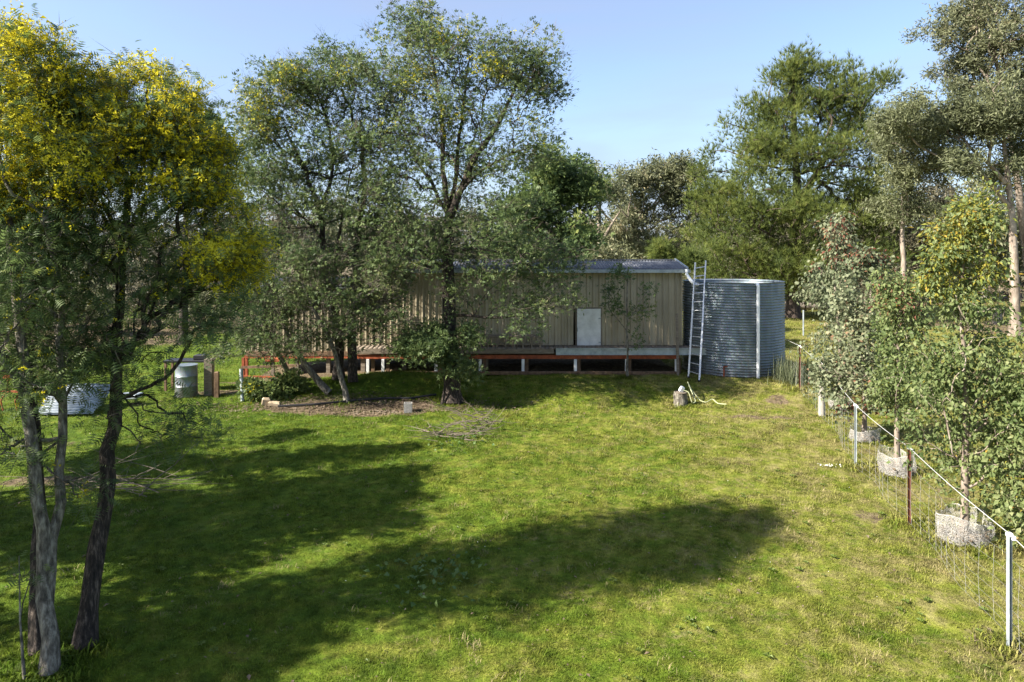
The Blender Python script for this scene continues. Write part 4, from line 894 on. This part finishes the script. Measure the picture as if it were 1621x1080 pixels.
# thin saplings at lower left
sp3 = gp(38, 1075)
tree('sapling', 'thin bare wattle sapling in the grass at the lower left corner', [([sp3, P(34, 1000, 6.6), P(44, 930, 6.6), P(30, 880, 6.6)], .012, .004, .2)], [L(40, 890, 30, 40, 6.6, .2, 22)], M['bark_grey'], [('crown', M['wattle'], FR, 60, .08, .08, .3, None)], tip=.002, cat='sapling')

# wattles standing left of the view, whose crowns lean in and shade the lawn
SPR = [T_spray(4, 1), T_spray(3, 2), T_spray(4, 3)]
def wattle_off(x, y, h, r_, lb, n_=110, lv=7000, fl=1500, blossom=True, lean=(0, 0)):
    c = np.array([x, y, float(gz(x, y))]); t = c + [lean[0], lean[1], h * .8]
    lob = [(t + [random.uniform(-1, 1) * r_ * .55, random.uniform(-1, 1) * r_ * .55, random.uniform(-.32, .15) * h], (r_ * .62, r_ * .62, h * .17), n_ // 5) for _ in range(5)]
    lv_ = [('crown', M['wattle'], SPR, int(lv * .55), .16, .14, .3, None)]
    if blossom: lv_.append(('blossom', M['blossom'], PF, fl, .10, .10, 0, hi(h * .7)))
    tree('wattle_tree', lb, [([c, c + (t - c) * .5 + [.1, .1, 0], t], .10, .03, .4)], lob, M['bark_dark'], lv_, wg, tip=.005, wig=.14)
wattle_off(-11.2, 10.8, 6.2, 2.7, 'wattle standing left of the photo whose crown shades the upper lawn', lean=(.5, 0), n_=150, lv=9500, fl=300)
wattle_off(-12.6, 8.2, 7.4, 2.4, 'tall wattle standing outside the left edge, shading the middle lawn', n_=150, lv=9000)
wattle_off(-9.7, 6.1, 5.7, 2.2, 'wattle just outside the left edge near the camera', n_=100, lv=5200)
wattle_off(-9.3, 8.7, 6.0, 2.2, 'shorter wattle between the others outside the left edge', n_=110, lv=6000)
wattle_off(-12.5, 3.6, 7.0, 2.1, 'furthest left wattle outside the photo', n_=120, lv=6500)

# ================================================================== WATTLES IN FRONT OF THE SHED
SPM = [T_spray(3, 11, .18), T_spray(4, 12, .15), T_spray(3, 13, .2)]
mg = 'dark wattles in front of the shed'
tA = gp(716, 637)
tree('wattle_tree', 'tallest black trunked wattle in front of the shed, forking into high spreading limbs',
     [([tA, P(714, 560, 18.5), P(711, 480, 18.5), P(708, 400, 18.5), P(712, 335, 18.5)], .22, .13, .3),
      ([P(712, 345, 18.5), P(700, 280, 18.6), P(702, 200, 18.7), P(688, 110, 18.8), P(668, 30, 18.8)], .085, .02, .1, 0),
      ([P(712, 345, 18.5), P(730, 300, 18.3), P(752, 250, 18.2), P(790, 195, 18.1), P(815, 140, 18.1), P(840, 95, 18.1)], .11, .02, .12, 0),
      ([P(728, 305, 18.3), P(760, 270, 18.0), P(800, 245, 17.9), P(850, 232, 17.8)], .045, .015, .1, 0),
      ([P(714, 335, 18.6), P(724, 250, 19.2), P(732, 170, 19.6), P(744, 90, 19.8)], .07, .02, .1, 0),
      ([P(712, 350, 18.6), P(690, 300, 18.9), P(650, 240, 19.0), P(625, 170, 19.0)], .06, .018, .1, 0),
      ([P(708, 500, 18.5), P(740, 497, 18.3), P(790, 500, 18.0), P(840, 505, 17.9)], .045, .015, .2, 0),
      ([P(712, 400, 18.5), P(750, 390, 18.3), P(800, 400, 18.1), P(850, 425, 18.0)], .04, .014, .2, 0),
      ([P(711, 440, 18.5), P(680, 400, 18.2), P(640, 385, 18.0)], .045, .015, .2, 0)],
     [L(662, 38, 36, 36, 18.8, .8, 60), L(700, 85, 80, 50, 18.8, 1.3, 150), L(615, 125, 66, 62, 18.8, 1.3, 150), L(785, 95, 60, 48, 18.3, 1.1, 110), L(850, 110, 42, 50, 18.1, .9, 80), L(830, 185, 60, 56, 18.1, 1.0, 90), L(740, 180, 84, 70, 18.7, 1.5, 150), L(640, 220, 76, 66, 18.6, 1.4, 140), L(700, 270, 70, 50, 18.6, 1.4, 90), L(790, 260, 56, 34, 18.2, 1.0, 50), L(855, 235, 36, 30, 17.9, .6, 24), L(590, 300, 66, 50, 18.5, 1.1, 90), L(660, 340, 76, 44, 18.4, 1.3, 110), L(780, 350, 84, 44, 18.4, 1.4, 110), L(845, 415, 76, 38, 18.2, 1.1, 110), L(770, 440, 90, 46, 18.1, 1.1, 80), L(640, 400, 80, 40, 18.0, 1.1, 90), L(880, 470, 56, 28, 17.9, .8, 30), L(810, 500, 80, 34, 17.9, .7, 30)],
     M['bark_dark'], [('crown', M['wattle_mid'], SPM, 26500, .085, .15, .15, None), ('blossom', M['blossom'], PF, 800, .12, .12, 0, lambda p: (p[:, 2] > P(0, 230, 18)[2]) & (np.sin(p[:, 0] * 3.1) * np.sin(p[:, 2] * 2.7) > .35))],
     mg, tip=.0045, pw=.43, wig=.18, bf=.3, twigs=9000, sig=.24, clump=3, shell=.42)
tree('wattle_bush', 'low grey green wattle bush growing round the foot of the tallest wattle trunk', [([tA + [-.25, -.25, 0], P(712, 600, 18.1), P(700, 560, 18.1)], .03, .012, .1), ([tA + [.2, -.25, 0], P(725, 590, 18.1), P(735, 560, 18.0)], .025, .01, .1, 0)],
     [L(695, 540, 62, 28, 18.1, .7, 90), L(732, 572, 38, 20, 18.0, .5, 40), L(660, 555, 44, 26, 18.0, .6, 50)], M['bark_dark'], [('crown', M['wattle_mid'], SPM, 5200, .085, .13, .0, None)], mg, tip=.004, cat='bush')
tB = gp(536, 600); tB2 = gp(559, 606)
tree('wattle_tree', 'twin stemmed wattle left of the tallest one, with a lower rounded crown over the shed',
     [([tB, P(537, 520, 19.6), P(520, 470, 19.5), P(514, 400, 19.4), P(505, 330, 19.3), P(482, 270, 19.2), P(450, 200, 19.1)], .14, .03, .35),
      ([tB2, P(557, 520, 19.7), P(560, 440, 19.7), P(566, 370, 19.7), P(578, 300, 19.8), P(572, 220, 19.8), P(540, 140, 19.8)], .14, .03, .35, 1),
      ([P(505, 335, 19.3), P(530, 270, 19.4), P(520, 200, 19.5), P(500, 130, 19.5)], .06, .02, .2, 0), ([P(510, 380, 19.3), P(470, 330, 19.0), P(420, 300, 18.8)], .045, .015, .2, 0),
      ([P(530, 500, 19.6), P(528, 420, 19.4), P(540, 350, 19.3), P(560, 260, 19.2)], .06, .02, .3, 0)],
     [L(420, 190, 46, 54, 19.1, 1.1, 110), L(470, 150, 54, 54, 19.2, 1.2, 120), L(530, 120, 60, 50, 19.5, 1.2, 120), L(435, 270, 66, 54, 19.0, 1.3, 130), L(520, 240, 74, 64, 19.5, 1.5, 150), L(590, 200, 54, 66, 19.8, 1.3, 100), L(480, 330, 70, 34, 19.0, 1.2, 60), L(585, 330, 60, 54, 19.7, 1.2, 100), L(600, 400, 60, 40, 19.4, 1.1, 90), L(500, 420, 70, 40, 19.0, 1.1, 90), L(420, 370, 40, 30, 18.9, .9, 40)],
     M['bark_dark'], [('crown', M['wattle_mid'], SPM, 23000, .085, .15, .15, None), ('blossom', M['blossom'], PF, 900, .12, .12, 0, lambda p: (p[:, 2] > P(0, 220, 19)[2]) & (p[:, 0] < P(480, 0, 19)[0]))], mg, tip=.0045, pw=.43, wig=.18, bf=.3, twigs=7000, sig=.24, clump=3, shell=.42)
tC = gp(549, 638)
tree('wattle_tree', 'leaning thin trunked wattle with low spreading grey foliage at the left half of the shed',
     [([tC, P(533, 572, 18.3), P(524, 530, 18.2), P(500, 500, 18.1), P(480, 450, 18.0)], .075, .03, .5),
      ([gp(521, 622), P(500, 596, 18.9), P(476, 570, 18.7), P(455, 535, 18.5), P(440, 480, 18.3)], .11, .03, .5, 1),
      ([gp(466, 606), P(448, 575, 19.0), P(436, 555, 18.9), P(420, 515, 18.7), P(410, 470, 18.5)], .085, .03, .45, 1)],
     [L(440, 480, 62, 40, 18.2, 1.2, 150), L(520, 470, 60, 40, 18.2, 1.1, 120), L(580, 470, 50, 44, 18.4, 1.0, 90), L(400, 530, 44, 44, 18.3, 1.0, 90), L(470, 540, 60, 30, 18.1, .9, 60), L(560, 520, 40, 26, 18.2, .7, 34), L(610, 500, 50, 40, 18.2, .8, 60), L(395, 450, 44, 38, 18.5, .9, 80), L(600, 440, 50, 34, 18.2, .8, 60), L(480, 430, 60, 30, 18.1, .8, 70)],
     M['bark_grey'], [('crown', M['wattle_mid'], SPM, 12500, .08, .14, .15, None)], mg, tip=.0045, wig=.2, bf=.35, twigs=8000, sig=.24, clump=3)
tree('wattle_bush', 'small dark shrub with a few yellow flowers by the leaning galvanised tube', [([gp(425, 630), P(425, 612, 18.8), P(430, 600, 18.8)], .02, .01, .05)], [L(415, 615, 26, 16, 18.8, .4, 40), L(455, 612, 28, 18, 18.9, .4, 40)],
     M['bark_dark'], [('crown', M['wattle'], SPM, 2200, .10, .08, 0, None), ('blossom', M['blossom'], PF, 130, .11, .06, 0, lambda p: p[:, 0] < P(418, 0, 18.8)[0])], tip=.004, cat='bush')
tS = gp(993, 597)
tree('sapling', 'slender leaf-sparse sapling in front of the shed wall, right of the white door', [([tS, P(994, 550, 20.1), P(992, 490, 20.1), P(994, 425, 20.1)], .035, .012, .4)],
     [L(990, 440, 18, 12, 20.1, .3, 10), L(972, 488, 14, 12, 20.1, .25, 12), L(1012, 500, 18, 10, 20.1, .3, 12), L(965, 460, 12, 10, 20.1, .2, 7), L(1025, 462, 8, 8, 20.1, .2, 5), L(1010, 535, 10, 8, 20.1, .2, 4)], M['bark_grey'], [('crown', M['wattle'], SPM, 620, .09, .14, .1, None)], tip=.004, cat='sapling', bf=.6)
tree('wattle_tree', 'dark wattle standing behind the shed roof, right of the tallest one', [([P(905, 470, 27), P(900, 400, 27), P(880, 330, 27), P(870, 280, 27)], .16, .04, .3), ([P(903, 440, 27), P(920, 370, 27), P(930, 310, 27)], .1, .03, .2, 0)],
     [L(875, 275, 40, 34, 27, 1.5, 80), L(915, 300, 34, 34, 27, 1.4, 70), L(850, 340, 56, 40, 27, 1.8, 100), L(900, 380, 50, 34, 27, 1.6, 80), L(820, 385, 50, 34, 27, 1.6, 60)],
     M['bark_dark'], [('crown', M['wattle'], SPM, 13000, .16, .26, .15, None)], tip=.012, wig=.15, bf=.35)

tree('wattle_tree', 'dark green wattle crown showing behind the right shoulder of the yellow blossom', [([P(290, 545, 30), P(292, 400, 30), P(300, 250, 30)], .2, .06, .5)],
     [L(300, 190, 34, 30, 30, 1.2, 50), L(320, 225, 30, 26, 30, 1.2, 50), L(270, 190, 30, 34, 30, 1.2, 40), L(335, 300, 26, 60, 30, 1.4, 50)], M['bark_dark'], [('crown', M['wattle'], SPM, 7000, .17, .26, .15, None)], tip=.012, wig=.15, bf=.35)

# ================================================================== PINE
PT = [T_tuft(9, 3), T_tuft(9, 5), T_tuft(8, 8)]
pb = np.array([*P(1255, 0, 42)[:2], 0]); pb[2] = gz(pb[0], pb[1])
pl = [L(1262, 125, 20, 36, 42, 1.2, 46), L(1300, 160, 50, 34, 42, 1.8, 70), L(1345, 170, 46, 44, 42, 2.2, 80), L(1235, 190, 44, 46, 42, 2.4, 100), L(1195, 245, 44, 46, 41.5, 2.6, 100), L(1290, 240, 84, 56, 42, 3.2, 190), L(1375, 220, 34, 50, 42, 2., 60), L(1155, 320, 46, 50, 41, 3, 120), L(1240, 330, 90, 56, 41, 3.8, 210), L(1340, 330, 74, 60, 42, 3.4, 170), L(1135, 395, 48, 44, 41, 2.6, 100), L(1220, 420, 90, 38, 40.5, 3.4, 150), L(1320, 420, 80, 36, 41, 3.2, 130), L(1390, 320, 34, 60, 42, 2, 60)]
for x, y in ((1222, 130), (1250, 98), (1262, 92), (1282, 100), (1350, 106), (1318, 118), (1395, 118), (1410, 140), (1200, 165), (1172, 180), (1150, 208), (1128, 240), (1108, 275), (1372, 128), (1240, 140), (1300, 112), (1185, 205), (1118, 300), (1100, 330)):
    pl.append(L(x, y, 4, 20, 42, .3, 6))
tree('pine_tree', 'large bushy yellow green pine behind the tank', [([pb, P(1257, 400, 42), P(1262, 300, 42), P(1258, 200, 42), P(1256, 110, 42)], .42, .06, .12), ([P(1260, 330, 42), P(1300, 260, 42), P(1340, 200, 42), P(1395, 135, 42)], .2, .04, .3, 0)],
     pl, M['bark_pine'], [('crown', M['pine'], PT, 28000, .31, .34, -1.3, None)], sig=.24, clump=3, tip=.014, pw=.42, wig=.1, bf=.25, step=.8, twigs=1500)
tree('pine_bush', 'low bright green pine seedling beside the fallen log behind the tank', [([gp(1275, 492), P(1275, 470, 44), P(1275, 455, 44)], .06, .02, .05)], [L(1265, 462, 28, 14, 44, 1, 40), L(1300, 458, 30, 12, 45, 1, 40)], M['bark_pine'], [('crown', M['pine'], PT, 2600, .28, .26, -.7, None)], tip=.01, cat='bush')
tree('pine_bush', 'small bright pine sapling just above the shed roof, left of the pine', [([P(1050, 440, 34), P(1050, 420, 34), P(1050, 395, 34)], .05, .02, .05)], [L(1048, 405, 16, 14, 34, .7, 30), L(1090, 412, 20, 14, 34, .7, 30)], M['bark_pine'], [('crown', M['pine'], PT, 1700, .26, .22, -.7, None)], tip=.01, cat='bush')

# ================================================================== BUSH GUMS behind
HG = [T_hang(3, 2, .12), T_hang(3, 7, .13), T_hang(3, 9, .13)]
def bushgum(lb, Y, bx, top, lobes, m_=None, lv=6500, sz=.30, sp=.42, bark=None, r0=.28, extra_stems=(), tp=.018, grp='bush gum trees behind the shed', fl=None):
    base_ = np.array([(bx - 810.5) * Y / F, Y, 0]); base_[2] = gz(base_[0], base_[1])
    tx, ty = top; mid = base_ * .45 + P(tx, ty, Y) * .55; mid[0] += random.uniform(-.5, .5)
    lob = [(P(a, b2, Y + random.uniform(-1, 1)), (c * Y / F, (c + d) / 2 * Y / F, d * Y / F), e) for a, b2, c, d, e in lobes]
    lvl = [('crown', m_ or M['euc'], HG, lv, sz, sp, .8, None)] + (fl or [])
    return tree('gum_tree', lb, [([base_, mid, P(tx, ty, Y)], r0, r0 * .3, .35)] + [([P(*q) for q in es], r0 * .5, r0 * .15, .2, 0) for es in extra_stems], lob, bark or M['bark_pale'], lvl, grp, sig=.27, tip=tp, wig=.14, bf=.35, step=.8, pw=.44)
bushgum('broad bush gum with bare pale limbs right above the shed roof', 52, 1010, (1000, 330), [(1000, 285, 36, 24, 40), (1060, 275, 40, 26, 50), (1080, 330, 40, 44, 60), (1020, 340, 56, 40, 70), (1050, 390, 50, 30, 50), (985, 390, 44, 34, 40)], lv=14000, extra_stems=[[(1010, 400, 52), (1000, 345, 51), (970, 320, 50.5)], [(1035, 420, 51), (1015, 390, 50), (1010, 380, 50)]])
bushgum('gum with a twisted reddish trunk showing above the shed, left of the broad one', 48, 958, (950, 320), [(940, 290, 26, 24, 24), (975, 300, 20, 20, 14), (960, 400, 40, 26, 40), (930, 380, 34, 34, 30)], lv=4600, r0=.25, extra_stems=[[(957, 375, 48), (970, 350, 47.5), (985, 330, 47)]])
k = 0
for (bx, Y, tops, m_, lb) in (
    (380, 62, (330, 36), 'scrub', 'low brown grey scrub gum behind the left end of the shed'),
    (455, 58, (340, 44), 'scrub', 'brownish scrub gum between the two wattle crowns above the low roof'),
    (540, 64, (345, 50), 'euc', 'grey bush gum far behind the twin stemmed wattle'),
    (640, 60, (350, 54), 'scrub', 'dull scrub gum behind the shed roof, left of the tallest trunk'),
    (735, 66, (345, 52), 'euc', 'grey bush gum far behind the tallest wattle trunk'),
    (830, 58, (350, 50), 'scrub', 'dull scrub gum behind the shed, under the dark wattle crown'),
    (270, 66, (400, 50), 'scrub', 'brown scrub gum seen through the yellow wattle'),
    (150, 60, (405, 54), 'euc', 'grey gum seen behind the leaning left trunk'),
    (30, 64, (400, 60), 'scrub', 'brown scrub gum behind the far left trunks'),
    (-60, 60, (390, 60), 'euc', 'grey gum beyond the left edge of the photo')):
    t, w_r = tops
    bushgum(lb, Y, bx, (bx + random.uniform(-10, 10), t + 25), [(bx, t + 8, w_r * .8, 26, 40), (bx - 28, t + 50, w_r, 36, 50), (bx + 30, t + 56, w_r, 40, 50), (bx, t + 95, w_r * 1.2, 30, 30)], M[m_], 3500, .43, .44, M['bark_grey'], .22)
for (bx, Y, t, lb) in ((40, 36, 452, 'low scrubby bush on the far dirt bank behind the left wattle trunks'), (135, 33, 446, 'olive scrub bush behind the corrugated iron stack'), (232, 38, 440, 'brownish scrub bush beyond the drum, left of it'), (325, 35, 448, 'scrub bush just beyond the timber posts and drum')):
    c = gp(bx, HZ + CAM_H * F / Y)
    tree('scrub_bush', lb, [([c, P(bx + 4, t + 45, Y), P(bx, t + 15, Y)], .05, .02, .05)], [L(bx, t + 24, 44, 26, Y, 1.2, 50), L(bx - 24, t + 46, 34, 24, Y, 1.1, 36), L(bx + 26, t + 44, 36, 26, Y, 1.1, 36)], M['bark_grey'],
         [('crown', M['scrub'] if bx in (40, 232) else M['euc'], HG, 2000, .2, .24, .3, None)], 'scrub bushes on the far bank at the left', tip=.01, cat='bush', sig=.27)
# right side
rg = 'gum trees at the right behind the young gums'
bushgum('tall right hand gum with a pale crooked trunk and grey green crown', 33, 1608, (1588, 200), [(1560, 190, 70, 40, 110), (1480, 200, 60, 40, 90), (1600, 170, 60, 50, 90), (1520, 250, 50, 30, 40), (1600, 260, 50, 40, 40), (1440, 180, 34, 26, 30)], M['euc_grey'], 17000, .20, .27, r0=.23, tp=.012, grp=rg, extra_stems=[[(1592, 290, 33), (1560, 240, 33), (1500, 210, 33)], [(1600, 330, 33), (1560, 275, 33), (1530, 250, 33)]])
bushgum('highest gum in the top right corner with olive gold leaves', 38, 1640, (1570, 60), [(1530, 70, 44, 46, 90), (1590, 60, 60, 60, 130), (1480, 45, 30, 20, 22), (1530, 130, 40, 26, 44), (1640, 30, 60, 70, 90), (1560, 5, 50, 30, 50), (1620, 120, 50, 30, 50)], M['euc'], 15000, .22, .27, r0=.25, tp=.012, grp=rg, extra_stems=[[(1600, 200, 38), (1570, 130, 38), (1530, 80, 38)]])
bushgum('slim pale trunked gum between the pine and the right hand gums', 36, 1431, (1433, 220), [(1440, 210, 46, 40, 70), (1430, 270, 40, 40, 50), (1470, 250, 40, 40, 40), (1435, 330, 44, 26, 40)], M['euc_grey'], 9000, .20, .28, r0=.16, tp=.012, grp=rg)
for (bx, Y, t, m_, lb, q) in ((1400, 56, 330, 'scrub', 'dark scrub gum right of the pine foot', 40), (1480, 58, 300, 'scrub', 'dark scrub gum behind the reddish young gums', 50), (1560, 54, 300, 'euc', 'grey scrub gum behind the golden young gum', 50), (1650, 56, 290, 'scrub', 'dark scrub gum at the right edge behind the pale trunk', 50), (1160, 66, 350, 'euc', 'grey gum hidden behind the lower pine branches', 50), (1260, 68, 340, 'scrub', 'dark gum filling behind the pine trunk', 56), (1345, 64, 350, 'scrub', 'dark scrub gum behind the silver young gum', 50)):
    bushgum(lb, Y, bx, (bx, t + 25), [(bx, t + 10, q, 28, 40), (bx - 24, t + 60, q, 40, 50), (bx + 26, t + 66, q, 40, 50), (bx, t + 110, q * 1.1, 30, 40)], M[m_], 3700, .40, .44, M['bark_grey'], .2, grp=rg)
# the far wood: one mass of undergrowth and distant trees
N_ = 11000; x = (rng.random(N_) * 2 - 1) * 95; y = 72 + rng.random(N_) ** 1.5 * 30
hcan = 4.6 + 1.6 * np.sin(x * .23) + 1.1 * np.sin(x * .61 + 2) + .7 * np.sin(x * 1.7) ; z = gz(x, y) + rng.random(N_) ** .7 * hcan
scatter('far_wood', np.stack([x, y, z], 1), rng.normal(size=(N_, 3)) - [0, 0, .4], .7 + .7 * rng.random(N_), [T_hang(3, 21, .26), T_hang(3, 22, .28)], M['scrub'], None, kind='stuff')['label'] = 'distant dark bushland behind the paddock'
N_ = 9000; x = (rng.random(N_) * 2 - 1) * 48; y = 52 + rng.random(N_) * 14; cl = np.sin(x * .9) * np.sin(y * .7 + x * .3) > -.1; x, y = x[cl], y[cl]; N_ = len(x); z = gz(x, y) + rng.random(N_) * (1.0 + .8 * np.sin(x * .5))
scatter('undergrowth', np.stack([x, y, z], 1), rng.normal(size=(N_, 3)), .3 + .35 * rng.random(N_), HG, M['scrub'], None, kind='stuff')['label'] = 'low dry undergrowth at the foot of the bush gums'
# longer tufts left standing round trunks, posts and guards
bb_ = [(b_, r_) for b_, r_ in bases if b_[1] < 24 and b_[2] < 1.2] + [(c, .06) for c in fp] + [(gA, .34), (gB, .3), (gC, .29), (sp_, .2)]
X, Y_ = [], []
for c, r_ in bb_:
    k = int(26 + 160 * r_); a = rng.random(k) * 6.28; q = r_ * 1.05 + np.abs(rng.normal(size=k)) * .12; X.append(c[0] + q * np.cos(a)); Y_.append(c[1] + q * np.sin(a))
X = np.concatenate(X); Y_ = np.concatenate(Y_)
gn_scatter('base_grass', np.stack([X, Y_, gz(X, Y_) - .02], 1), 1.2 + 1.6 * rng.random(len(X)), tu, 'longer grass tufts round the feet of trunks, posts and guards')
# rushes by the tank
N_ = 420; c = gp(1247, 600); x = c[0] + rng.normal(size=N_) * .22; y = c[1] + rng.normal(size=N_) * .3; TB = np.array([[(0, -.012, 0), (0, .012, 0), (1, 0, .1)]], float)
scatter('rush_clump', np.stack([x, y, gz(x, y)], 1), rng.normal(size=(N_, 3)) * .25 + [0, 0, 1], .4 + .5 * rng.random(N_), TB, M['gum_silver'], None, kind='stuff')['label'] = 'clump of grey green rushes against the right side of the tank'
